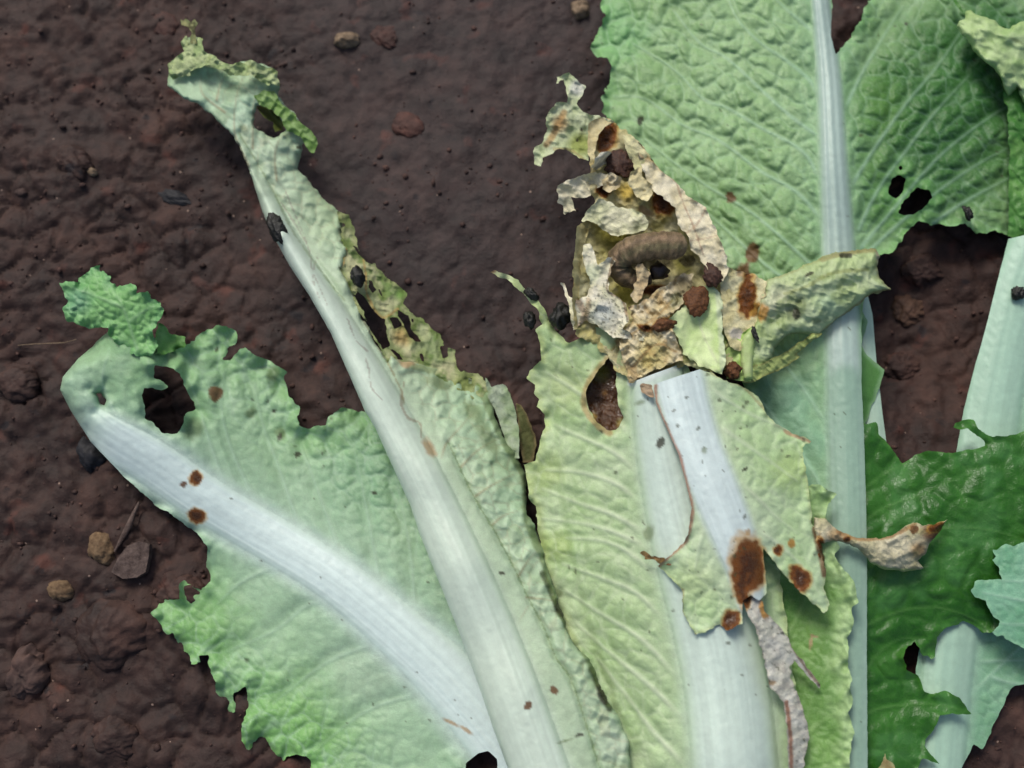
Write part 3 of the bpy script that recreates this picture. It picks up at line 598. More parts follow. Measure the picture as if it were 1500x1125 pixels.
ctrlB = [(272, 60, 26), (248, 110, 26), (300, 150, 27), (360, 230, 26), (400, 340, 25), (500, 520, 26), (600, 735, 27), (680, 950, 28), (745, 1140, 30), (400, 105, 22), (440, 220, 17), (470, 290, 14), (505, 350, 15), (520, 430, 22), (545, 490, 24), (580, 560, 25), (660, 548, 9), (715, 570, 10), (765, 690, 17), (785, 775, 22), (820, 890, 30), (870, 985, 33), (920, 1100, 35), (640, 690, 31), (700, 820, 34), (780, 1000, 36), (840, 1130, 37), (620, 620, 25)]
fB = [(657, 649), (694, 727), (726, 780), (756, 838), (775, 878), (796, 918), (815, 964), (836, 995), (857, 1056), (880, 1130)]
def zb(X, Y):
    xf = np.interp(Y, [0, 195, 270, 391, 530]+[p_[1] for p_ in fB], [230, 345, 390, 497, 572]+[p_[0] for p_ in fB]); return .12+.88*sm(-14, 10, X-xf)
leaf_sheet(t, o, ctrlB, leaf_col((166, 200, 150), (182, 212, 170), 40, rib=(206, 222, 204), ribsoft=(1.3, .7), pale=((192, 212, 182), 90, .95), vein=(150, 132, 98), vk=.75, mott=((118, 154, 92), .6, 34), ribstripe=.06,
             tones=[(270, 120, 60, (176, 208, 170), .8), (350, 170, 50, (176, 212, 182), .8), (462, 330, 66, (154, 184, 118), .95), (680, 620, 70, (154, 194, 150), .9), (740, 740, 50, (156, 196, 152), .9), (800, 870, 60, (158, 190, 144), .8), (860, 1010, 60, (164, 190, 150), .8), (905, 1090, 40, (184, 200, 176), .8)],
             lines=[(fB, 1.6, (104, 130, 84), .7), ([(350, 195), (395, 270), (430, 340), (480, 410), (505, 440)], 1.5, (130, 150, 104), .6), ([(795, 840), (822, 900), (850, 950)], 5, (54, 68, 28), .85), ([(866, 980), (884, 1020), (893, 1038)], 5, (50, 62, 26), .85)]+[(Z(380, 280, 3.409, v), .9, (150, 142, 128), .6) for v in ([(110, 60), (200, 200), (250, 300), (270, 450), (310, 560)], [(290, 330), (270, 400), (300, 480), (340, 570)], [(530, 830), (548, 900), (560, 980), (610, 1040)], [(130, 0), (180, 120), (240, 260)], [(440, 640), (480, 740), (540, 800)])]+[ ([(497, 391), (512, 418), (532, 468), (545, 492), (568, 532), (586, 568), (592, 590)], 1.4, (140, 126, 84), .6), ([(592, 560), (588, 590), (598, 612), (615, 620), (617, 640)], 1.6, (146, 120, 92), .55),
                    ([(700, 560), (735, 640), (768, 700), (772, 760), (800, 830), (824, 900), (862, 965), (892, 1030)], 6, (96, 118, 56), .6), ([(600, 535), (640, 545), (690, 560)], 5, (120, 132, 74), .6), ([(249, 96), (275, 95), (300, 92), (340, 100), (400, 110)], 6, (168, 176, 116), .6)],
             stains=[(774, 1032, 5, 8, .3, 'brown'), (812, 1012, 8, 6, .8, 'brown'), (848, 1077, 7, 3, -.3, 'dark'), (826, 1086, 13, 2, -.3, 'olive'), (628, 655, 16, 9, .9, 'tan'), (357, 188, 8, 5, .5, 'olive'), (438, 216, 4, 3, 0, 'speck'), (597, 530, 14, 9, 0, 'tan'), (690, 600, 14, 20, 0, 'olive'), (715, 640, 12, 30, -.4, 'olive'), (735, 840, 4, 3, 0, 'speck'),  # olive patches on the lamina paint in shading bands of the crumples
                     (820, 890, 8, 16, -.4, 'dark'), (880, 1015, 6, 18, -.4, 'dark'), (640, 560, 26, 10, .3, 'olive')]),
           holes=[bh], rib=[(372, 245, 5), (386, 280, 11), (419, 347, 16), (473, 440, 22), (528, 538, 28), (583, 639, 33), (637, 750, 37), (694, 880, 41), (740, 1000, 45), (794, 1160, 50)], rib_h=8, rib_thick=4, roll=(10, 4),
           veins=[Z(200, 0, 3.409, v) for v in ([(560, 830), (490, 660), (500, 480), (530, 390)], [(700, 900), (690, 780), (720, 690), (790, 660)], [(580, 740), (580, 600), (590, 500), (640, 450)], [(440, 560), (330, 470), (320, 370)], [(400, 500), (420, 420), (450, 370)])]+
                 [Z(550, 500, 3.749, v) for v in ([(360, 640), (390, 560), (450, 490), (530, 400)], [(470, 690), (560, 600), (680, 530)], [(550, 850), (640, 790), (760, 730)], [(640, 1010), (700, 960), (780, 930)])]+
                 [Z(560, 780, 3.261, v) for v in ([(650, 210), (700, 130), (740, 90)], [(690, 310), (780, 320), (830, 330)], [(620, 480), (680, 380), (700, 350)])],
           vein_h=.35, vein_w=1.7, crump=[(40, 1.4), (16, .8)], blister=[(22, .7)], blister_zone=zb, frill=(4, 26, 12), fold=[(fB, -2.0, 5), ([(350, 195), (395, 270), (430, 340), (480, 410), (512, 452)], -1.6, 6), ([(335, 200), (378, 275), (412, 345)], 1.2, 8)], rib_fade=120, warp=((2, 12), (1.2, 5)), seed=25, step=2.3)
# shrivelled edge along the tip, and the hair-thin point
leaf_sheet(t, [(247, 112), (246, 98), (256, 86), (270, 76), (266, 58), (273, 52), (282, 60), (288, 53), (297, 58), (297, 72), (318, 86), (338, 96), (356, 91), (370, 88), (390, 97), (408, 103), (406, 114), (411, 126), (395, 124), (378, 118), (368, 108), (345, 112), (325, 104), (305, 96), (288, 100), (275, 112), (262, 110), (254, 116)],
           [(247, 100, 30), (280, 60, 30), (300, 90, 33), (350, 100, 32), (408, 110, 27), (270, 110, 29)], leaf_col((188, 202, 150), (160, 182, 124), 12, mott=((120, 136, 70), .6, 12)), name='shrivelled_edge', crump=[(12, 1.1), (6, .5)], frill=(2.5, 10, 8), warp=((2.5, 7),), seed=26, step=1.8, mat=M_DRY)
leaf_sheet(t, [(278, 62), (280, 48), (276, 40), (266, 36), (264, 29), (269, 31), (272, 27), (280, 33), (284, 28), (290, 34), (285, 42), (287, 56), (288, 64)], [(280, 60, 31), (270, 32, 30), (288, 34, 33), (278, 45, 32)], leaf_col((120, 128, 84), (160, 160, 110), 8, mott=((60, 56, 36), .8, 8)), name='withered_point', warp=((1, 5),), seed=27, step=1.5, mat=M_DRY)
leaf_sheet(t, Z(200, 0, 3.409, [(690, 450), (720, 510), (780, 560), (825, 620), (870, 652), (905, 710), (886, 765), (850, 740), (825, 690), (780, 655), (745, 655), (720, 590), (660, 540), (610, 520), (590, 480), (640, 450)]), [(405, 135, 24), (430, 170, 24), (462, 210, 20), (380, 150, 25), (440, 215, 19)],
           leaf_col((142, 176, 104), (120, 158, 76), 16, edge=((92, 130, 52), 8, .6)), name='shrivelled_edge', crump=[(14, 1.2)], warp=((2, 7),), seed=28, step=1.8)
leaf_sheet(t, Z(200, 0, 3.409, [(600, 535), (660, 520), (700, 560), (730, 600), (735, 650), (690, 660), (680, 610), (640, 590)]), [(378, 158, 20), (412, 190, 15), (395, 170, 15)], leaf_col((116, 128, 52), (90, 108, 44), 14), name='inner_lining', crump=[(12, .8)], warp=((1, 6),), seed=29, step=1.8)
# skeletonised strip, riddled with holes
sk = Z(380, 280, 3.409, [(385, 105), (440, 118), (470, 170), (482, 240), (500, 300), (522, 345), (580, 370), (630, 430), (690, 470), (736, 515), (722, 555), (752, 600), (830, 650), (890, 710), (930, 770), (976, 790), (986, 880), (1010, 900), (1090, 910), (1150, 970), (1160, 1010), (1100, 1050), (1000, 1000), (900, 960), (800, 960), (700, 980), (640, 880), (600, 780), (540, 680), (480, 560), (440, 470), (400, 380), (420, 280), (400, 180)])
skh = [Z(380, 280, 3.409, h) for h in ([(478, 530), (490, 500), (535, 535), (575, 605), (625, 640), (640, 720), (652, 772), (620, 792), (588, 750), (550, 690), (520, 600)], [(690, 592), (740, 620), (762, 690), (805, 752), (768, 750), (730, 690), (692, 625)], [(652, 630), (690, 632), (710, 678), (675, 690)],
       [(468, 268), (490, 285), (515, 330), (500, 325)], [(542, 440), (560, 445), (582, 492), (568, 510), (548, 480)], [(650, 785), (690, 800), (722, 845), (690, 838)], [(800, 812), (818, 812), (822, 850), (806, 848)], [(590, 485), (600, 490), (612, 525), (600, 520)], [(905, 770), (935, 765), (940, 820), (915, 835)], [(975, 960), (1005, 955), (1010, 990), (990, 985)], [(1040, 930), (1060, 930), (1058, 965), (1045, 960)], [(755, 640), (768, 640), (770, 655), (758, 652)], [(400, 160), (425, 155), (430, 175), (410, 185)])]
leaf_sheet(t, sk, [(495, 312, 15), (530, 375, 14), (595, 432, 9), (660, 510, 7), (715, 570, 9), (500, 400, 20), (545, 490, 20), (590, 560, 18), (560, 430, 12)],
           leaf_col((176, 186, 138), (196, 196, 152), 16, edge=((116, 134, 68), 10, .6), mott=((108, 138, 70), .85, 16), tones=[(588, 430, 16, (104, 150, 64), .9), (590, 490, 22, (190, 164, 104), .9), (640, 510, 30, (140, 160, 108), .8), (680, 560, 24, (150, 164, 92), .8), (512, 325, 14, (96, 116, 64), .8)],
                    lines=[(Z(380, 280, 3.409, [(430, 290), (420, 360), (380, 400)]), 1.6, (170, 140, 90), .8), (Z(380, 280, 3.409, [(520, 345), (530, 420), (540, 520), (610, 630), (690, 590)]), 1.8, (178, 150, 92), .8)]),
           name='skeletonised_margin', holes=skh, crump=[(22, 1.3), (9, .7)], warp=((2, 8), (1.2, 4)), seed=30, step=1.8, mat=M_DRY)
leaf_sheet(t, Z(550, 500, 3.749, [(600, 190), (640, 250), (700, 232), (742, 290), (770, 380), (785, 470), (790, 640), (760, 640), (720, 560), (690, 480), (660, 380), (620, 310)]), [(720, 562, 13), (750, 590, 12), (760, 670, 17), (735, 610, 12)], leaf_col((176, 190, 164), (150, 172, 130), 16), name='torn_flap', crump=[(14, .9)], warp=((1.2, 7),), seed=31, step=2, mat=M_DRY)
leaf_sheet(t, Z(550, 500, 3.749, [(770, 340), (800, 350), (832, 400), (870, 500), (888, 570), (862, 662), (810, 665), (790, 560), (780, 440)]), [(760, 595, 9), (780, 640, 8), (770, 676, 12)], leaf_col((112, 116, 72), (88, 92, 54), 14, edge=((150, 130, 92), 5, .7)), name='torn_flap', crump=[(14, .7)], warp=((1.2, 7),), seed=32, step=2, mat=M_DRY)

# ---- small frilled leaf between the broken rib and the big midrib
t = thing('cabbage_leaf', 'small frilled green leaf tucked between the broken rib and the big midrib', 'leaf', base_at(1200, 950))
o = [(1110, 800), (1150, 740), (1187, 708), (1202, 711), (1215, 717), (1228, 725), (1213, 736), (1209, 756), (1216, 780), (1231, 803), (1222, 815), (1238, 836), (1250, 849), (1256, 882), (1246, 892), (1252, 908), (1246, 926), (1238, 934), (1246, 950), (1240, 971), (1248, 996), (1244, 1006), (1250, 1025), (1244, 1045), (1252, 1074), (1246, 1107), (1238, 1250), (1120, 1250), (1112, 950)]
leaf_sheet(t, o, [(1200, 712, 37), (1228, 725, 35), (1210, 760, 36), (1250, 850, 37), (1250, 1000, 36), (1245, 1150, 34), (1170, 860, 27), (1170, 930, 26), (1190, 1060, 29), (1130, 820, 32), (1130, 1100, 30)],
           leaf_col((106, 152, 74), (124, 168, 88), 40, edge=((176, 206, 146), 40, .95), tones=[(1165, 880, 34, (88, 140, 62), .8)], vein=(150, 186, 116), vk=.5, stains=[(1188, 940, 2.5, 14, .1, 'tan'), (1192, 932, 8, 2, .2, 'tan')]),
           veins=[[(1150, 1250), (1180, 1060), (1210, 980), (1240, 930)], [(1160, 1100), (1200, 1060), (1240, 1040)], [(1140, 960), (1170, 900), (1190, 850)]], blister=[(16, .5)], frill=(4, 15, 14), warp=((2.4, 11), (1.4, 6)), seed=33)

# ---- centre leaf with its ruined, dried top
t = thing('cabbage_leaf', 'yellow-green leaf with thick white rib and rotted, shredded top holding the caterpillar', 'leaf', base_at(960, 700))
o = [(716, 398), (724, 396), (740, 402), (758, 409), (772, 427), (790, 440), (798, 455), (803, 470), (816, 486), (834, 503), (850, 495), (870, 478), (905, 485), (914, 520), (922, 556), (927, 559), (970, 543), (1004, 530), (1010, 545), (1050, 560), (1100, 650), (1130, 750), (1150, 900), (1165, 1000), (1175, 1250), (925, 1250), (905, 1090), (870, 1020), (845, 960), (820, 900), (800, 840), (792, 796), (787, 767), (785, 742), (774, 727), (771, 703), (767, 680), (785, 675), (790, 650), (797, 628), (799, 609), (786, 598), (790, 583), (780, 577), (785, 563), (772, 556), (778, 541), (793, 528), (792, 505), (783, 482), (795, 475), (785, 450), (765, 428), (742, 410)]
pit = [(913, 500), (905, 521), (902, 553), (905, 590), (913, 612), (903, 629), (890, 630), (873, 616), (861, 594), (858, 571), (873, 547), (888, 529)]
leaf_sheet(t, o, [(718, 398, 38), (770, 425, 36), (800, 470, 36), (785, 490, 34), (775, 556, 26), (795, 620, 25), (768, 690, 20), (790, 770, 21), (840, 940, 23), (920, 1130, 26), (860, 520, 38), (900, 480, 38), (965, 550, 38), (975, 620, 37), (850, 650, 33), (880, 800, 33), (930, 950, 33), (980, 1120, 35), (1000, 700, 36), (1050, 900, 37), (1090, 1130, 39), (1130, 800, 31), (1160, 1000, 32), (1170, 1150, 33)],
           leaf_col((172, 200, 142), (190, 212, 164), 55, rib=(204, 222, 208), ribsoft=(1.3, .65), pale=((184, 208, 168), 40, .6), vein=(216, 228, 196), vk=.85, edge=((188, 202, 128), 14, .6), ribstripe=.07,
                    tones=[(930, 1000, 110, (162, 192, 132), .6), (795, 690, 40, (166, 188, 100), .55), (815, 800, 30, (168, 190, 100), .5), (735, 400, 22, (206, 204, 184), .9), (930, 520, 50, (202, 198, 146), .9), (830, 560, 50, (188, 204, 140), .6), (1070, 1040, 90, (206, 224, 220), .4)],
                    lines=[([(913, 498), (888, 527), (862, 562), (856, 595), (874, 622), (893, 634)], 5, (176, 148, 96), .75), ([(926, 560), (970, 544), (1005, 531)], 7, (214, 226, 220), .9), ([(716, 398), (724, 396)], 4, (170, 120, 90), .8), ([(905, 500), (925, 492)], 5, (150, 112, 56), .8)],
                    stains=[(950, 780, 7, 14, .2, 'olive'), (968, 648, 6, 9, .4, 'speck'), (938, 590, 9, 4, -.4, 'olive'), (930, 528, 16, 14, 0, 'tan'), (818, 870, 6, 6, 0, 'olive')], specks=48),
           holes=[pit], rib=[(962, 548, 38), (972, 620, 44), (988, 700, 50), (1010, 790, 56), (1036, 880, 60), (1056, 960, 62), (1070, 1050, 62), (1080, 1170, 64)], rib_h=8, rib_thick=6,
           veins=[[(950, 705), (900, 663), (850, 640), (812, 622)], [(955, 750), (905, 710), (850, 692), (800, 688)], [(962, 790), (900, 755), (850, 738), (795, 716)], [(975, 830), (950, 803), (900, 780), (850, 766), (795, 760)], [(985, 865), (928, 814), (882, 792), (830, 788)], [(995, 949), (968, 903), (928, 866), (882, 847), (825, 826)],
                  [(1000, 1000), (943, 939), (882, 900), (828, 865)], [(1004, 1055), (952, 1004), (903, 964), (846, 915)], [(1008, 1125), (959, 1074), (922, 1025), (875, 964)], [(930, 640), (880, 600), (840, 570), (800, 545)], [(925, 600), (900, 640)]],
           vein_h=.8, vein_w=4.0, fold=[([(808, 600), (815, 700), (830, 800), (862, 930), (900, 1040)], -.9, 7), ([(832, 590), (838, 700), (856, 810), (890, 940), (930, 1060)], -.7, 7), ([(820, 590), (826, 700), (842, 800), (875, 930), (915, 1050)], .7, 6)], blister=[(34, .7), (15, .3)], pillow=1.6, frill=(4, 22, 10), warp=((1.8, 12), (1, 5)), seed=35, step=2.4)
# rot pocket seen through the split
leaf_sheet(t, [(918, 480), (925, 520), (922, 560), (922, 620), (910, 640), (880, 645), (850, 610), (846, 565), (870, 530)], [(915, 490, 35), (880, 560, 29), (890, 600, 28), (915, 620, 31), (855, 590, 30), (890, 635, 30)],
           leaf_col((84, 50, 20), (66, 38, 16), 14, tones=[(880, 545, 18, (130, 120, 30), .95), (905, 540, 14, (96, 54, 24), .9), (912, 620, 10, (160, 148, 70), .8), (868, 610, 8, (170, 140, 64), .8), (885, 575, 6, (150, 110, 60), .8)]), name='rot_pocket', crump=[(16, 1.0), (7, .5)], warp=((1, 7),), seed=36, step=2, mat=leaf_mat('rot_tissue', rough=.3, spec=.5, trans=.0, bump=.5))
def dry(base, alt, **k): return leaf_col(base, alt, k.pop('ns', 18), **k)
# shell of dried tissue: the cup the caterpillar sits in
leaf_sheet(t, [(868, 170), (899, 177), (935, 206), (967, 250), (1000, 285), (1030, 305), (1052, 350), (1064, 397), (1072, 430), (1070, 480), (1072, 540), (1040, 545), (1005, 535), (930, 560), (905, 545), (890, 520), (860, 500), (843, 490), (839, 440), (841, 380), (848, 335), (862, 312), (872, 296), (864, 275), (868, 240), (863, 210)],
           [(880, 175, 38), (935, 206, 38), (1000, 285, 40), (1060, 390, 42), (1070, 500, 40), (845, 340, 42), (840, 430, 42), (850, 490, 40), (900, 540, 38), (1000, 530, 40), (900, 250, 38), (935, 310, 38), (900, 345, 30), (940, 395, 27), (985, 390, 28), (915, 425, 29), (960, 440, 33), (1010, 420, 32), (865, 400, 36), (1000, 340, 36)],
           dry((210, 202, 156), (196, 188, 124), tones=[(895, 345, 34, (170, 162, 72), .9), (918, 425, 34, (176, 170, 74), .9), (905, 215, 30, (196, 190, 146), .9), (1000, 385, 22, (112, 110, 44), .9), (918, 283, 22, (206, 180, 86), .95), (1030, 500, 50, (180, 204, 134), .9), (848, 420, 26, (206, 204, 164), .9), (940, 235, 20, (172, 184, 120), .9)], mott=((206, 202, 172), .5, 20),  # olive tones put the cup's interior shadow into the colour
               stains=[(890, 200, 15, 22, .3, 'rot'), (906, 238, 20, 18, .5, 'dark'), (922, 232, 12, 24, -.4, 'dark'), (884, 280, 10, 9, 0, 'rot'), (970, 298, 17, 18, .2, 'rot'), (948, 385, 40, 12, 0, 'dark'), (1008, 382, 12, 10, 0, 'dark'), (958, 425, 20, 8, 0, 'rot'), (946, 310, 12, 6, .5, 'tan')],  # dark patches paint in the shade of the cavities
               lines=[([(868, 175), (864, 210), (868, 250)], 4, (196, 184, 140), .8), ([(848, 335), (842, 380), (840, 470)], 3, (178, 140, 96), .7)]),
           name='dried_cup', crump=[(34, 1.8), (14, 1.0), (7, .5)], frill=(3, 14, 8), warp=((2, 9), (1.2, 4)), seed=37, step=1.8, mat=M_DRY)
SHRED = [  # outline, heights, colours, name
 ('dried_flap', Z(700, 80, 3.409, [(510, 832), (560, 760), (600, 720), (640, 730), (700, 760), (760, 770), (820, 790), (855, 830), (850, 865), (780, 890), (700, 905), (640, 890), (600, 850), (552, 825)]), [(850, 322, 43), (905, 303, 43), (945, 320, 43), (905, 343, 40), (900, 322, 44)], ((206, 208, 168), (220, 218, 186)), [(26, .9), (10, .5)]),
 ('dried_flap', Z(700, 80, 3.409, [(395, 145), (400, 115), (450, 85), (490, 120), (537, 160), (520, 210), (490, 237), (530, 290), (600, 300), (680, 330), (660, 350), (590, 350), (560, 400), (556, 532), (500, 512), (460, 482), (410, 470), (330, 512), (312, 560), (288, 545), (278, 480), (320, 440), (350, 380), (340, 320), (360, 280), (390, 240), (440, 240), (447, 190), (428, 122), (406, 142)]), [(817, 115, 34), (855, 130, 38), (785, 235, 30), (803, 180, 36), (850, 160, 38), (890, 177, 40), (863, 230, 36), (835, 200, 32)], ((176, 188, 146), (196, 204, 168)), [(26, 1.6), (11, .9)]),
 ('dried_shred', Z(700, 80, 3.409, [(395, 660), (440, 630), (520, 600), (580, 588), (650, 595), (690, 620), (640, 650), (600, 665), (565, 700), (520, 712), (470, 710), (487, 780), (430, 802), (425, 762), (400, 740)]), [(816, 275, 36), (830, 312, 32), (870, 256, 41), (895, 262, 41), (845, 275, 39)], ((210, 204, 172), (220, 214, 188)), [(18, 1.4), (8, .6)]),
 ('dried_shell', [(935, 206), (951, 230), (967, 250), (987, 262), (1005, 285), (1034, 303), (1043, 323), (1055, 350), (1064, 373), (1068, 397), (1060, 412), (1040, 402), (1023, 375), (1011, 365), (1009, 344), (993, 329), (990, 303), (975, 292), (958, 280), (945, 262), (938, 235)], [(940, 215, 41), (987, 264, 43), (1040, 320, 44), (1066, 395, 45), (995, 320, 45), (1015, 370, 45), (960, 270, 43), (1030, 350, 48)], ((208, 200, 166), (220, 214, 188)), [(30, 1.2), (12, .7)]),
 ('dried_shred', Z(740, 330, 3.409, [(388, 100), (420, 88), (450, 150), (460, 200), (540, 150), (556, 170), (530, 205), (520, 270), (515, 330), (580, 370), (612, 400), (612, 470), (590, 520), (640, 545), (700, 540), (690, 580), (620, 575), (540, 560), (450, 492), (400, 475), (370, 500), (340, 526), (325, 460), (310, 380), (278, 285), (300, 288), (322, 350), (350, 372), (400, 360), (430, 300), (402, 220), (385, 150)]), [(856, 358, 46), (900, 376, 47), (890, 425, 46), (918, 460, 46), (840, 480, 42), (823, 415, 44), (870, 440, 47), (940, 495, 43)], ((212, 210, 178), (224, 220, 198)), [(28, 1.0), (11, .6)]),
 ('crumpled_tissue', Z(740, 330, 3.409, [(612, 400), (660, 395), (720, 360), (760, 320), (800, 300), (870, 250), (900, 240), (935, 240), (930, 300), (905, 370), (850, 430), (815, 475), (835, 500), (855, 560), (885, 640), (893, 672), (830, 697), (740, 728), (660, 765), (622, 792), (600, 700), (570, 600), (600, 520), (640, 470)]), [(925, 445, 43), (1000, 405, 38), (985, 460, 44), (995, 520, 42), (925, 558, 41), (910, 500, 43), (955, 500, 46), (960, 440, 42)], ((204, 190, 148), (216, 206, 176)), [(17, 2.0), (8, 1.1)]),
 ('dried_shred', Z(740, 330, 3.409, [(655, 200), (690, 193), (727, 250), (702, 310), (682, 370), (652, 392), (628, 350), (640, 300), (660, 270)]), [(935, 390, 47), (950, 403, 46), (932, 442, 45)], ((206, 190, 152), (190, 168, 128)), [(12, 1.2)]),
 ('green_remnant', Z(740, 330, 3.409, [(812, 478), (860, 430), (910, 390), (935, 330), (970, 300), (1030, 300), (1080, 338), (1087, 420), (1080, 500), (1097, 600), (1102, 700), (1082, 742), (1020, 722), (960, 692), (890, 645), (862, 560), (830, 500)]), [(985, 468, 45), (1010, 440, 45), (1045, 418, 44), (1060, 500, 46), (1060, 545, 45), (1000, 520, 44), (1030, 490, 41)], ((186, 208, 142), (202, 218, 164)), [(40, .9)]),
 ('dried_shred', [(1056, 402), (1066, 392), (1080, 396), (1092, 400), (1110, 404), (1124, 412), (1120, 440), (1108, 475), (1096, 500), (1086, 514), (1070, 508), (1060, 480), (1056, 440)], [(1060, 400, 43), (1120, 412, 40), (1090, 510, 42), (1060, 470, 44), (1095, 450, 40)], ((196, 188, 140), (208, 204, 166)), [(20, .9), (9, .5)]),
 ('green_remnant', Z(980, 340, 4.326, [(350, 640), (450, 680), (460, 640), (530, 600), (545, 640), (540, 760), (530, 860), (520, 940), (460, 950), (360, 920), (350, 800)]), [(1063, 490, 40), (1100, 480, 43), (1100, 550, 42), (1065, 550, 41)], ((158, 190, 100), (176, 204, 122)), [(20, .6)]),
]
q5 = lambda pts: Z(760, 90, 5.624, pts)
SHRED += [
 ('dried_shred', [(864, 178), (882, 171), (900, 178), (888, 184), (876, 196), (871, 225), (873, 252), (866, 260), (862, 230), (861, 200)], [(866, 180, 42), (898, 178, 41), (866, 255, 41), (870, 220, 43)], ((206, 198, 158), (190, 176, 130)), [(12, .8)]),
 ('dried_shred', q5([(590, 880), (610, 830), (650, 780), (690, 740), (760, 740), (792, 780), (740, 830), (690, 850), (650, 900)]), [(868, 246, 42), (898, 222, 43), (880, 235, 44)], ((210, 206, 182), (222, 218, 196)), [(10, 1.0)]),
 ('dried_shred', q5([(860, 610), (930, 610), (1000, 680), (1062, 770), (1025, 880), (960, 905), (915, 800), (880, 720)]), [(915, 200, 42), (945, 225, 43), (935, 248, 42)], ((190, 190, 140), (204, 200, 158)), [(16, 1.0)]),
 ('dried_shred', q5([(690, 970), (750, 915), (840, 950), (825, 1030), (750, 1085), (690, 1050)]), [(885, 262, 43), (905, 262, 42), (890, 282, 42)], ((206, 190, 146), (216, 204, 170)), [(9, 1.2)]),
 ('dried_shred', q5([(925, 900), (1010, 870), (1025, 960), (1090, 1020), (1112, 1090), (1060, 1150), (960, 1110), (910, 1010)]), [(928, 252, 43), (942, 250, 43), (955, 285, 42), (925, 275, 44)], ((214, 206, 164), (204, 194, 150)), [(14, 1.2), (7, .5)]),
 ('dried_shred', [(846, 332), (858, 322), (866, 330), (860, 350), (852, 372), (850, 400), (848, 440), (852, 470), (842, 486), (838, 440), (839, 390)], [(850, 330, 45), (845, 400, 46), (846, 480, 43)], ((208, 200, 150), (196, 184, 128)), [(12, .9)]),
]
for i, (nm, ol, ctl, (c1, c2), cr) in enumerate(SHRED):
    kw = {}
    if i == 1: kw = dict(tones=[(850, 212, 22, (152, 164, 84), .9), (820, 180, 16, (190, 160, 110), .9), (846, 130, 14, (214, 216, 204), .9)], lines=[([(826, 165), (812, 195), (800, 212)], 5, (182, 148, 98), .8), ([(857, 235), (835, 220), (812, 218)], 2, (168, 150, 96), .6)], stains=[(852, 190, 3, 3, 0, 'speck'), (846, 205, 2, 3, 0, 'speck')])
    if i == 3: kw = dict(lines=[([(990, 265), (1002, 300), (1015, 330), (1030, 372)], 1.3, (176, 148, 122), .7), ([(1034, 305), (1020, 330), (1000, 345)], 1.2, (178, 150, 124), .6), ([(1050, 345), (1030, 350), (1012, 352)], 1.2, (178, 150, 124), .6), ([(935, 206), (955, 235), (990, 264)], 3, (168, 144, 96), .7)], tones=[(948, 225, 16, (166, 130, 70), .7)])
    if i == 4: kw = dict(lines=[([(846, 440), (856, 460), (846, 482)], 5, (190, 160, 128), .7), ([(898, 376), (893, 400), (890, 426), (912, 440), (919, 468)], 1.6, (150, 118, 88), .7), ([(862, 440), (858, 470)], 4, (180, 150, 112), .6), ([(920, 455), (930, 490)], 4, (196, 170, 128), .7)], specks=7, tones=[(885, 460, 24, (208, 214, 208), .8), (866, 400, 20, (200, 210, 176), .8)], stains=[(897, 384, 4, 4, 0, 'dark')])
    if i == 5: kw = dict(tones=[(955, 520, 34, (206, 192, 118), .8), (1000, 420, 18, (140, 128, 90), .8)], stains=[(972, 476, 15, 9, -.2, 'rot'), (945, 480, 12, 5, .3, 'rot'), (990, 440, 10, 14, .4, 'olive')], lines=[([(985, 440), (960, 465), (925, 490)], 2.2, (188, 160, 110), .8), ([(990, 515), (960, 505), (925, 540)], 2, (180, 146, 96), .7)], mott=((176, 146, 92), .6, 12))
    if i == 7: kw = dict(lines=[([(1052, 420), (1056, 470), (1060, 540)], 6, (208, 220, 182), .9), ([(1020, 450), (1030, 490), (1050, 530)], 2, (206, 218, 170), .8)], edge=((206, 214, 166), 6, .6))
    if i == 8: kw = dict(stains=[(1095, 432, 13, 36, .05, 'rot'), (1104, 455, 10, 14, .5, 'amber'), (1086, 400, 8, 8, 0, 'tan'), (1080, 488, 12, 10, 0, 'grey')])
    leaf_sheet(t, ol, ctl, dry(tuple(min(240, v*1.07) for v in c1), tuple(min(240, v*1.07) for v in c2), **kw), name=nm, crump=cr, frill=(2.2, 12, 6), curl=(2.5, 6), warp=((1.8, 8), (1, 4)), seed=40+i, step=1.7, thick=.4, mat=M_DRY if nm != 'green_remnant' else M_LEAF, vein_parts=False)

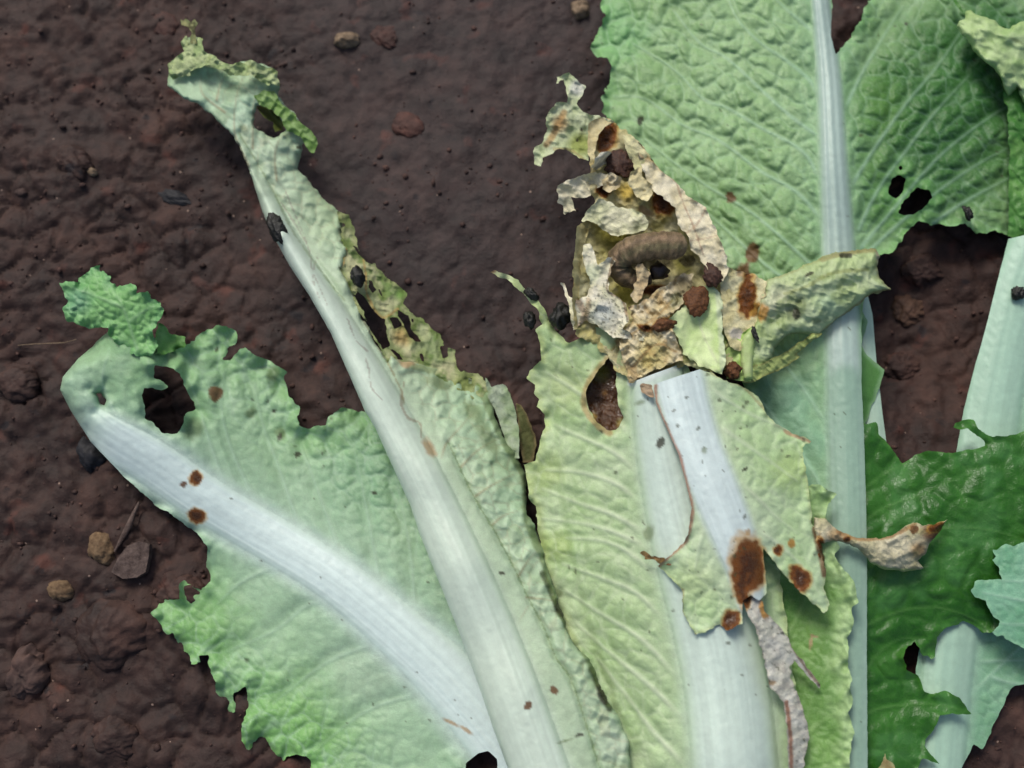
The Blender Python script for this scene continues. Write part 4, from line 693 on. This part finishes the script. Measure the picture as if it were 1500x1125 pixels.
# ---- withered rolled flap to the right of the cup
t = thing('leaf_fragment', 'withered green leaf flap, rolled and crusted, lying across the big midrib', 'leaf piece', base_at(1200, 450, 25))
leaf_sheet(t, [(1096, 500), (1106, 470), (1114, 432), (1123, 411), (1148, 402), (1177, 390), (1204, 377), (1224, 368), (1245, 367), (1265, 364), (1283, 364), (1290, 374), (1285, 393), (1290, 408), (1305, 424), (1290, 429), (1277, 431), (1259, 446), (1236, 461), (1213, 478), (1204, 487), (1185, 491), (1160, 489), (1148, 495), (1134, 510), (1130, 530), (1115, 550), (1098, 556), (1090, 530)],
           [(1100, 500, 42), (1123, 412, 42), (1200, 380, 38), (1285, 366, 33), (1305, 424, 31), (1240, 455, 31), (1180, 490, 34), (1110, 550, 42), (1200, 430, 42), (1260, 405, 38), (1140, 460, 42)],
           leaf_col((182, 202, 144), (198, 214, 168), 26, edge=((150, 150, 96), 5, .6), mott=((140, 162, 96), .55, 20), tones=[(1140, 440, 36, (196, 200, 166), .85), (1215, 445, 26, (176, 202, 160), .9), (1110, 540, 24, (176, 200, 118), .9), (1280, 400, 16, (190, 204, 166), .8)],
                    lines=[([(1150, 430), (1180, 420), (1220, 400), (1270, 395)], 3, (134, 142, 78), .6), ([(1204, 380), (1245, 370), (1285, 366)], 4, (142, 130, 84), .7), ([(1305, 424), (1277, 431), (1236, 461), (1204, 487)], 2, (140, 126, 80), .7), ([(1285, 370), (1290, 400)], 3, (200, 188, 160), .8)],
                    stains=[(1170, 452, 12, 20, .6, 'olive'), (1166, 460, 6, 9, .4, 'speck'), (1185, 402, 8, 3, -.4, 'speck'), (1118, 458, 9, 16, .3, 'amber'), (1240, 374, 10, 4, 0, 'speck'), (1196, 470, 8, 5, 0, 'olive')]),
           crump=[(24, 1.4), (10, .8)], roll=(12, 5), fold=[([(1130, 470), (1180, 440), (1280, 405)], -2, 10)], warp=((1.6, 9), (1, 4)), seed=55, step=1.8, name='flap')
leaf_sheet(t, Z(1060, 320, 3.409, [(90, 790), (130, 745), (200, 720), (260, 690), (320, 660), (390, 610), (440, 575), (500, 572), (430, 625), (360, 680), (382, 692), (320, 735), (250, 770), (180, 800), (130, 822), (95, 815)]), [(1090, 552, 41), (1160, 510, 38), (1205, 488, 34), (1170, 523, 34), (1120, 555, 40)],
           leaf_col((178, 194, 120), (152, 168, 92), 14, edge=((128, 116, 66), 3, .6)), name='torn_edge', crump=[(12, 1.2)], warp=((1.4, 7),), seed=56, step=1.7, mat=M_DRY)
leaf_sheet(t, Z(980, 340, 4.326, [(450, 700), (470, 650), (520, 600), (545, 640), (540, 780), (528, 930), (470, 940), (450, 830)]), [(1090, 500, 45), (1104, 480, 46), (1100, 555, 44)], leaf_col((182, 206, 132), (196, 214, 150), 16), name='stem_stub', roll=(7, 3), warp=((.8, 8),), seed=57, step=1.7, thick=1.2)

# ---- broken upper leaf: white snapped rib with ragged blade
t = thing('leaf_fragment', 'snapped leaf piece with bright white rib and brown rot spots lying on the yellow-green leaf', 'leaf piece', base_at(1080, 700, 35))
o = [(957, 563), (990, 552), (1025, 541), (1042, 547), (1060, 556), (1086, 565), (1112, 582), (1121, 603), (1136, 620), (1162, 635), (1189, 646), (1176, 654), (1179, 680), (1183, 701), (1187, 736), (1190, 763), (1196, 788), (1202, 812), (1210, 834), (1206, 858), (1215, 885), (1208, 900), (1186, 878), (1153, 848), (1132, 820), (1117, 800), (1120, 830), (1124, 868), (1112, 880), (1100, 872), (1088, 880), (1086, 915), (1064, 924), (1054, 914), (1033, 926), (1018, 930), (1001, 900), (999, 864), (983, 847), (965, 829), (978, 816), (1001, 796), (1009, 777), (1013, 743), (1005, 708), (994, 666), (977, 628), (961, 590)]
leaf_sheet(t, o, [(957, 563, 48), (1025, 541, 47), (1120, 600, 41), (1189, 646, 38), (1185, 740, 40), (1208, 840, 41), (1150, 845, 43), (1125, 860, 44), (1060, 920, 47), (1000, 880, 45), (968, 828, 44), (1010, 750, 49), (985, 650, 49), (1050, 700, 50), (1090, 800, 48), (1120, 700, 46), (1000, 830, 48)],
           leaf_col((178, 208, 150), (194, 218, 172), 40, rib=(214, 230, 226), ribsoft=(1.3, .8), pale=((200, 216, 186), 26, .6), vein=(208, 222, 190), vk=.7, edge=((176, 188, 126), 6, .5), ribstripe=.06,
                    lines=[([(960, 565), (962, 592), (978, 630), (995, 668), (1006, 710), (1014, 745), (1009, 778), (1001, 797), (978, 816), (966, 829)], 3.2, (164, 120, 100), .85), ([(1150, 632), (1168, 640), (1188, 647)], 2.5, (176, 140, 110), .8), ([(1000, 864), (1001, 900), (1018, 929), (1060, 922)], 1.6, (120, 100, 70), .7), ([(1193, 775), (1203, 815), (1208, 842)], 5, (104, 60, 30), .85), ([(1042, 547), (1086, 565), (1120, 600)], 2, (160, 150, 104), .6)],
                    tones=[(1160, 690, 40, (180, 206, 130), .6), (1020, 850, 40, (188, 208, 150), .6)],
                    stains=[(1096, 826, 24, 38, -.15, 'rot'), (1086, 866, 12, 24, -.2, 'rot'), (1140, 806, 7, 8, 0, 'rot'), (1160, 796, 6, 8, 0, 'amber'), (1172, 846, 13, 19, -.5, 'rot'), (1070, 908, 12, 14, .2, 'rot'), (1032, 660, 5, 5, 0, 'olive'), (1092, 687, 5, 2, -.6, 'speck'), (1095, 780, 5, 5, 0, 'tan')], specks=26),
           rib=[(993, 548, 35), (1005, 600, 34), (1022, 655, 33), (1048, 720, 33), (1076, 790, 30), (1092, 840, 24), (1100, 885, 18)], rib_h=3.0, rib_thick=4.5,
           veins=[Z(880, 500, 2.885, v) for v in ([(430, 170), (520, 240), (640, 310), (760, 360), (860, 410)], [(520, 370), (620, 440), (720, 510), (830, 590)], [(590, 600), (660, 660), (740, 740), (830, 810)], [(650, 790), (740, 850), (860, 960), (930, 1080)], [(460, 760), (420, 850), (400, 960)])],
           vein_h=.5, vein_w=3.0, blister=[(30, .7), (14, .35)], crump=[(60, .8)], frill=(2.5, 20, 9), warp=((1.3, 9), (1, 4)), seed=58, step=2.1)
# strip of torn, greyish rib skin hanging from it
k = [(1086, 878), (1100, 868), (1116, 880), (1120, 896), (1145, 921), (1157, 940), (1165, 955), (1180, 974), (1202, 1003), (1200, 1008), (1180, 988), (1164, 968), (1158, 975), (1158, 992), (1169, 1020), (1178, 1045), (1186, 1082), (1178, 1110), (1172, 1250), (1158, 1250), (1154, 1090), (1149, 1028), (1128, 1006), (1118, 960), (1108, 925)]
leaf_sheet(t, k, [(1095, 875, 46), (1120, 900, 45), (1140, 960, 42), (1202, 1005, 34), (1160, 1040, 41), (1170, 1150, 40)],
           leaf_col((206, 206, 190), (216, 216, 204), 16, edge=((172, 164, 150), 4, .5), mott=((178, 172, 162), .5, 14), lines=[([(1152, 1028), (1158, 1080), (1160, 1160)], 3, (150, 92, 60), .8), ([(1160, 946), (1180, 978), (1201, 1004)], 2.5, (128, 104, 88), .8)], stains=[(1120, 893, 7, 16, -.1, 'amber'), (1130, 1000, 6, 4, 0, 'tan'), (1092, 878, 8, 14, 0, 'rot')], specks=14),
           name='torn_skin', crump=[(22, .9), (9, .4)], warp=((1.4, 8), (.8, 4)), seed=59, step=1.9, mat=M_DRY)
leaf_sheet(t, Z(880, 500, 2.885, [(165, 185), (180, 175), (215, 185), (222, 205), (225, 235), (205, 235), (175, 215)]), [(940, 565, 46), (957, 575, 49)], leaf_col((172, 146, 118), (190, 168, 140), 10), name='torn_skin', crump=[(8, .8)], warp=((1, 5),), seed=60, step=1.6, mat=M_DRY)
leaf_sheet(t, Z(880, 500, 2.885, [(165, 895), (180, 885), (215, 905), (270, 915), (300, 930), (305, 945), (260, 945), (225, 925), (190, 920)]), [(940, 810, 42), (985, 825, 47)], leaf_col((160, 132, 84), (140, 104, 70), 8), name='torn_skin', crump=[(8, .8)], warp=((1.5, 5),), seed=61, step=1.6, mat=M_DRY)

# ---- dry curled scrap over the dark leaf
t = thing('leaf_fragment', 'dry cream and brown curled scrap pointing over the dark lobed leaf', 'leaf piece', base_at(1290, 800, 25))
leaf_sheet(t, [(1192, 758), (1209, 760), (1227, 777), (1254, 788), (1289, 788), (1313, 781), (1324, 772), (1338, 765), (1350, 769), (1365, 768), (1388, 761), (1377, 778), (1362, 796), (1356, 812), (1344, 822), (1352, 834), (1324, 837), (1296, 834), (1279, 826), (1261, 808), (1244, 798), (1220, 791), (1204, 797), (1209, 833), (1202, 843), (1194, 812)],
           [(1195, 760, 40), (1205, 840, 40), (1254, 790, 37), (1300, 784, 35), (1388, 761, 31), (1350, 834, 29), (1290, 834, 30), (1320, 805, 36)],
           leaf_col((200, 194, 156), (214, 208, 178), 20, mott=((176, 168, 110), .5, 16), tones=[(1365, 780, 20, (110, 68, 42), .95), (1345, 805, 16, (150, 116, 70), .8), (1225, 785, 16, (186, 160, 118), .9)],
                    stains=[(1375, 772, 14, 8, -.3, 'rot'), (1241, 790, 5, 4, 0, 'rot'), (1340, 776, 6, 8, .3, 'brown'), (1204, 815, 6, 26, -.15, 'rot')], lines=[([(1227, 779), (1254, 789), (1300, 787), (1340, 768)], 3, (166, 128, 86), .8), ([(1279, 826), (1300, 834), (1340, 836)], 3, (168, 190, 110), .7)]),
           crump=[(22, 1.3), (9, .6)], roll=(9, 4), warp=((1.4, 8), (.8, 4)), seed=62, step=1.7, mat=M_DRY, name='curl')

# ================================================================== CATERPILLAR
def tube(path, nr=90, na=28, seg=12, seed=3):
    p = smoothline(path, 14); n = len(p)
    ti = np.linspace(0, n-1, nr); q = np.stack([np.interp(ti, np.arange(n), p[:, k]) for k in range(4)], -1)
    W = P(q[:, 0], q[:, 1], q[:, 2]); rad = q[:, 3]*MM*.93/1000
    tan = np.gradient(W, axis=0); tan /= np.linalg.norm(tan, axis=1, keepdims=True)
    up = np.array([0, 0, 1.]); side = np.cross(tan, up); side /= np.linalg.norm(side, axis=1, keepdims=True); nup = np.cross(side, tan)
    s = np.linspace(0, 1, nr); an = np.linspace(0, 2*np.pi, na, endpoint=False)
    g = np.abs(np.sin(s*np.pi*seg)); mod = .95+.06*g**.6
    endc = np.sqrt(np.clip(1-np.clip(1-s/.09, 0, 1)**2, 0.01, 1))*np.sqrt(np.clip(1-np.clip((s-.95)/.05, 0, 1)**2, .05, 1))
    Sg, A = np.meshgrid(s, an, indexing='ij')
    wr = 1+.10*fbm(Sg*70, A*2.6, 1.6, 3, seed)+.05*fbm(Sg*18, A*1.2, 1.6, 2, seed+4)+.025*np.sin(Sg*np.pi*seg*3+A)
    rr = (rad*mod*endc)[:, None]*wr
    V = W[:, None]+rr[..., None]*(np.cos(A)[..., None]*side[:, None]+np.sin(A)[..., None]*.9*nup[:, None])
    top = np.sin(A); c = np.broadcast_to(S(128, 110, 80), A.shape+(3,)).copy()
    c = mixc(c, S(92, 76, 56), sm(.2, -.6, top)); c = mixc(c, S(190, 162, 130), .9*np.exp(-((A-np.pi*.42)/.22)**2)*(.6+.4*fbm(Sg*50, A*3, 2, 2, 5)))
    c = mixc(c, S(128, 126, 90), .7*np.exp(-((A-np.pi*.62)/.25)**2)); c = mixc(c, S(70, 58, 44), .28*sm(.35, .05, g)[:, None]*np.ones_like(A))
    c = mixc(c, S(56, 48, 38), .6*sm(.25, .6, fbm(Sg*90, A*5, 2, 3, 9))); c = mixc(c, S(152, 122, 92), .5*sm(.4, 0, Sg)*sm(0, .6, fbm(Sg*40, A*4, 2, 2, 15)))
    c = mixc(c, S(40, 32, 28), .85*sm(.72, .95, Sg)); c = mixc(c, S(176, 150, 120), .35*sm(.1, .5, fbm(Sg*120, A*7, 2, 2, 25))); c = mixc(c, S(60, 50, 38), .5*sm(.15, .5, fbm(Sg*26, A*9, 2, 3, 35)))
    idx = np.arange(nr*na).reshape(nr, na); nx_ = np.roll(idx, -1, 1)
    F = np.stack([idx[:-1], nx_[:-1], nx_[1:], idx[1:]], -1).reshape(-1, 4)
    T = np.vstack([F[:, [0, 1, 2]], F[:, [0, 2, 3]]])
    V = V.reshape(-1, 3); c0 = V[:na].mean(0); c1 = V[-na:].mean(0); a = len(V)
    T = np.vstack([T, np.c_[idx[0], np.full(na, a), nx_[0]], np.c_[nx_[-1], np.full(na, a+1), idx[-1]]])
    cc = c.reshape(-1, 3); return np.vstack([V, c0, c1]), T, np.vstack([cc, cc[:na].mean(0), cc[-na:].mean(0)])
M_GRUB = leaf_mat('caterpillar_skin', rough=.5, sss=.05, net=1400, net_amt=.06, bump=.9, grain=.28, spec=.35, trans=0)
t = thing('caterpillar', 'plump brown-olive caterpillar curled in the dried cup of the shredded leaf', 'caterpillar', base_at(950, 380, 36))
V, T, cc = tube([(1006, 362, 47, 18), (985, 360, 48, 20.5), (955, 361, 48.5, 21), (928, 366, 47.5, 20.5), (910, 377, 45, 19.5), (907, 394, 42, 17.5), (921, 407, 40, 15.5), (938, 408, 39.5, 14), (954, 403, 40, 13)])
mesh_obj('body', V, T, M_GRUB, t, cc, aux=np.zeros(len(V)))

def lump(name, px, py, h, rx, ry, rz, mat, rot=0., seed=1, sub=3, rough=.22, freq=1.6, parent=None, col=None):
    """irregular lump: radii in photo pixels (rx, ry) and mm (rz)"""
    bm = bmesh.new(); bmesh.ops.create_icosphere(bm, subdivisions=sub, radius=1)
    V = np.array([v.co[:] for v in bm.verts]); F = np.array([[v.index for v in f.verts] for f in bm.faces]); bm.free()
    n = vn(V[:, 0]*freq+V[:, 2]*1.3, V[:, 1]*freq-V[:, 2]*.9, seed)+.5*vn(V[:, 0]*freq*2.3+V[:, 2]*2, V[:, 1]*freq*2.3+V[:, 2]*1.1, seed+5)+.3*vn(V[:, 0]*freq*5+V[:, 2]*3, V[:, 1]*freq*5+V[:, 2]*4, seed+9)
    V = V*(1+rough*n)[:, None]
    ca, sa = math.cos(rot), math.sin(rot); x = V[:, 0]*rx*MM/1000; y = V[:, 1]*ry*MM/1000
    Wc = P(px, py, h); W = np.c_[x*ca-y*sa, x*sa+y*ca, V[:, 2]*rz/1000]+Wc
    if parent is None:
        o = mesh_obj(name, W-Wc, F, mat, col=None if col is None else np.full((len(W), 3), 1.)*np.array(col)); o.location = tuple(Wc)
    else: o = mesh_obj(name, W, F, mat, parent)
    return o
lump('head', 965, 397, 41, 13, 13, 3.6, lump_mat('caterpillar_head', (20, 16, 15), (52, 40, 36), .35, 900, .5, .4), seed=4, rough=.18, freq=2.2, parent=t)
for i, (x, y) in enumerate(((975, 404), (978, 397))): lump('mandible', x, y, 39.5, 4, 3, 1.2, M_FRASSD, seed=6+i, rough=.1, sub=2, parent=t)

# ================================================================== FRASS AND BITS ON THE LEAVES
FR = [('frass_pellet', 406, 333, 30, 12, 23, 2.6, M_FRASS, .35, 'elongated black frass pellet stuck on the upper rib of the wilted leaf', 'frass'),
      ('frass_pellet', 523, 405, 23, 10, 14, 2.8, M_FRASS, .4, 'shiny black frass pellet lodged in the skeletonised margin', 'frass'),
      ('frass_pellet', 821, 463, 38, 15, 17, 4.0, M_FRASS, -.5, 'black frass lump between the curled strip and the dried cup', 'frass'),
      ('frass_pellet', 778, 431, 38, 11, 7, 2.2, M_FRASS, -.8, 'small black frass pellet on top of the curled pale strip', 'frass'),
      ('frass_pellet', 776, 467, 33, 8, 12, 2.4, M_FRASS, .1, 'dark frass pellet beneath the curled pale strip', 'frass'),
      ('frass_lump', 1022, 441, 46, 16, 20, 1.8, M_FRASSB, -.4, 'tan-brown crumbly frass lump on the green remnant below the caterpillar', 'frass'),
      ('frass_lump', 1044, 404, 47, 12, 16, 2.0, M_FRASSD, .3, 'dark brown frass lump at the cup lip beside the rolled flap', 'frass'),
      ('frass_lump', 1074, 543, 44, 11, 12, 2.6, M_FRASSB, .2, 'brown frass lump above the snapped rib, beside the pale stub', 'frass'),
      ('frass_pellet', 1106, 489, 45.5, 3.2, 11, 1.0, M_FRASS, .35, 'thin black sliver of frass on top of the pale stub', 'frass'),
      ('frass_pellet', 1418, 312, 19, 6, 12, 2.0, M_FRASS, .35, 'black frass pellet on the blistered leaf near the bite holes', 'frass'),
      ('frass_pellet', 1492, 430, 21, 9, 10, 2.6, M_FRASS, -.3, 'black frass lump on the pale ribbed stalk', 'frass'),
      ('frass_lump', 908, 240, 40.5, 19, 19, 2.0, M_FRASSD, .4, 'dark brown lump added in place of the cavity in the dried leaf tip', 'frass'),  # lump added to stand for a dark hollow
      ('frass_lump', 972, 476, 47, 15, 8, 2.0, M_FRASSB, .2, 'flat brown frass crumb in the crumpled tissue below the caterpillar', 'frass')]
for i, (nm, x, y, h, rx, ry, rz, m, ro, lb, ca) in enumerate(FR):
    o = lump(nm, x, y, h, rx, ry, rz, m, ro, seed=100+i*7, rough=.26, freq=2.0, sub=4)
    tag(o, lb, ca, 'frass on the eaten leaves')

# ================================================================== CLODS, PEBBLES AND LITTER ON THE SOIL
M_SHADE = M_SOIL.copy()
SOILY = {M_CLOD: (.62, .6, .58), M_CLODG: (.72, .78, .8), M_BRICK: (.78, .64, .6), M_SHADE: (1.1, 1.02, .82)}  # tan pebble's tint has the shade of its gap put into it
CL = [('soil_clod', 165, 925, 52, 50, 9, M_CLOD, 'broad rounded brown soil clod near the frilled lower edge of the face-up leaf', 'clod', .2),
      ('soil_clod', 45, 985, 26, 36, 7, M_CLODG, 'greyish egg-shaped soil clod beside the broad brown clod', 'clod', .1),
      ('pebble', 152, 803, 19, 24, 5, M_OCHRE, 'ochre crumbly pebble touching the thin grey twig', 'pebble', -.5),
      ('pebble', 90, 864, 20, 16, 4, M_OCHRE, 'dull ochre pebble half sunk between the clods', 'pebble', .3),
      ('pebble', 1330, 455, 27, 26, 5, M_SHADE, 'round tan pebble in the shaded gap beside the pale stalks', 'pebble', .2),
      ('pebble', 849, 17, 17, 17, 6, M_TAN, 'smooth cream-tan pebble beside the big leaf tip', 'pebble', .5),
      ('pebble', 508, 60, 22, 13, 5, M_TAN, 'small grey-tan pebble on the damp soil crust', 'pebble', -.1),
      ('soil_clod', 566, 54, 25, 20, 2.2, M_BRICK, 'reddish clay crumb beside the grey-tan pebble', 'clod', .2),
      ('soil_clod', 598, 184, 24, 20, 2.2, M_BRICK, 'red-brown clay crumb in the middle of the damp crust', 'clod', .5),
      ('soil_clod', 240, 38, 24, 22, 2.2, M_BRICK, 'rusty clay crumb by the withered tip of the long leaf', 'clod', .5),
      ('charcoal_piece', 135, 668, 20, 28, 6, M_CHAR, 'dark charcoal piece half under the midrib of the face-up leaf', 'charcoal', -.3),
      ('charcoal_piece', 255, 290, 28, 13, 2.5, M_CHAR, 'flat charcoal flake on the soil beside the long wilted leaf', 'charcoal', .35),
      ('soil_clod', 1320, 540, 32, 26, 5, M_CLOD, 'low brown clod below the round tan pebble', 'clod', .2),
      ('soil_clod', 1350, 395, 34, 24, 6, M_CLOD, 'dark clod just under the bitten edge of the big leaf', 'clod', .2),
      ('soil_clod', 110, 240, 30, 24, 5, M_CLOD, 'small dark clod on the open soil far from the leaves', 'clod', .7),
      ('soil_clod', 265, 868, 34, 28, 6, M_CLOD, 'brown clod tucked against the face-up leaf beside the wood chip', 'clod', .2),
      ('soil_clod', 30, 560, 32, 26, 5, M_CLOD, 'low brown clod facing the folded tip of the face-up leaf', 'clod', .4),
      ('soil_clod', 170, 1080, 34, 28, 5, M_CLOD, 'low brown clod below the broad brown clod', 'clod', .1),
      ('pebble', 134, 252, 9, 6, 2, M_TAN, 'tiny pale stone on the open brown soil', 'pebble', .2),
      ('pebble', 32, 282, 9, 7, 2, M_CLODG, 'tiny grey stone by the picture of open brown soil', 'pebble', .2),
      ('pebble', 185, 470, 7, 5, 1.6, M_TAN, 'tiny cream grain between the frilled tip and the long leaf', 'pebble', .2)]
CL[19] = CL[19][:7]+('tiny grey stone lying apart on the open soil',)+CL[19][8:]
for i, (nm, x, y, rx, ry, rz, m, lb, ca, ro) in enumerate(CL):
    o = lump(nm, x, y, ground(x, y)-rz*.05, rx, ry, rz, m if m not in SOILY else M_SOIL, -ro, seed=300+i*11, rough=.2, freq=1.6, sub=5 if rx > 24 else 4, col=SOILY.get(m))
    tag(o, lb, ca, 'loose pieces on the soil')
# wood chip: an angular bent plate; twig: a thin tapered stick
def plate(name, outline, hs, thick, mat):
    n = len(outline); top = [P(x, y, h) for (x, y), h in zip(outline, hs)]; bot = [p-np.array([0, 0, thick/1000]) for p in top]
    c = np.mean(top, 0)+np.array([0, 0, .0012]); cb = np.mean(bot, 0)
    V = np.array(top+bot+[c, cb]); F = []
    for i in range(n):
        j = (i+1) % n; F += [(i, j, 2*n), (j+n, i+n, 2*n+1), (j, i, i+n), (j, i+n, j+n)]
    base = V.mean(0); o = mesh_obj(name, V-base, np.array(F), mat); o.location = tuple(base)
    o.data.polygons.foreach_set('use_smooth', np.zeros(len(F), bool)); return o
g = ground(190, 815)
o = plate('wood_chip', [(163, 838), (172, 818), (186, 800), (203, 793), (219, 797), (218, 815), (213, 838), (200, 846), (180, 848)], [g+3, g+5, g+6, g+6, g+5, g+4.5, g+4, g+4, g+3], 3.5, M_WOOD)
tag(o, 'grey-brown angular wood chip lying on the soil below the face-up leaf', 'wood chip')
def stick(name, pts, rad, mat, label, cat):
    V = []; F = []; na = 8; W = np.array([P(*p) for p in pts])
    for i, w in enumerate(W):
        d = W[min(i+1, len(W)-1)]-W[max(i-1, 0)]; d /= np.linalg.norm(d); s_ = np.cross(d, [0, 0, 1.]); s_ /= np.linalg.norm(s_); u = np.cross(s_, d)
        for k in range(na): a = 2*math.pi*k/na; V.append(w+(math.cos(a)*s_+math.sin(a)*u)*rad[i]/1000)
    for i in range(len(W)-1):
        for k in range(na):
            a = i*na+k; b_ = i*na+(k+1) % na; F += [(a, b_, b_+na), (a, b_+na, a+na)]
    V = np.array(V); base = V.mean(0); o = mesh_obj(name, V-base, np.array(F), mat); o.location = tuple(base); return tag(o, label, cat)
g = ground(185, 770)
stick('twig', [(204, 735, g+3), (196, 752, g+3), (190, 768, g+3), (180, 787, g+3), (168, 808, g+2)], [.5, 1.0, 1.5, 1.3, .5], M_WOOD, 'thin grey twig leaning between the ochre pebble and the wood chip', 'twig')
g = ground(60, 505)
stick('root_fibre', [(26, 506, g+2.5), (50, 504, g+3), (75, 503, g+3), (95, 502, g+2.5), (112, 497, g+2)], [.15, .22, .25, .22, .15], M_TAN, 'hair-thin pale root fibre on the soil beside the folded leaf tip', 'root')

# loose crumbs of soil: too many to count
bm = bmesh.new(); bmesh.ops.create_icosphere(bm, subdivisions=1, radius=1)
IV = np.array([v.co[:] for v in bm.verts]); IF = np.array([[v.index for v in f.verts] for f in bm.faces]); bm.free()
rng = np.random.default_rng(7); VV = []; FF = []; CC = []; n0 = 0
NC = 8000
cxs = rng.uniform(-.33, .33, NC); cys = rng.uniform(-.26, .30, NC); cz = soil_h(cxs*1000, cys*1000)/1000
keep = fbm(cxs*1000, cys*1000, 45, 2, 91)+rng.uniform(-.5, .5, NC) > -.15
for x, y, z in zip(cxs[keep], cys[keep], cz[keep]):
    r = .0004+.0011*rng.random()**4; v = IV*(1+.3*rng.uniform(-1, 1, (len(IV), 1)))*r*rng.uniform(.7, 1.3, (1, 3))
    VV.append(v+np.array([x, y, z])); FF.append(IF+n0); n0 += len(IV); CC.append(np.full((len(IV), 3), rng.uniform(.5, .9))*np.array([1, .96, .94]))
o = mesh_obj('soil_crumbs', np.vstack(VV), np.vstack(FF), M_SOIL, col=np.vstack(CC)); o['kind'] = 'stuff'; tag(o, 'loose dark brown soil crumbs scattered over the ground', 'soil crumbs')
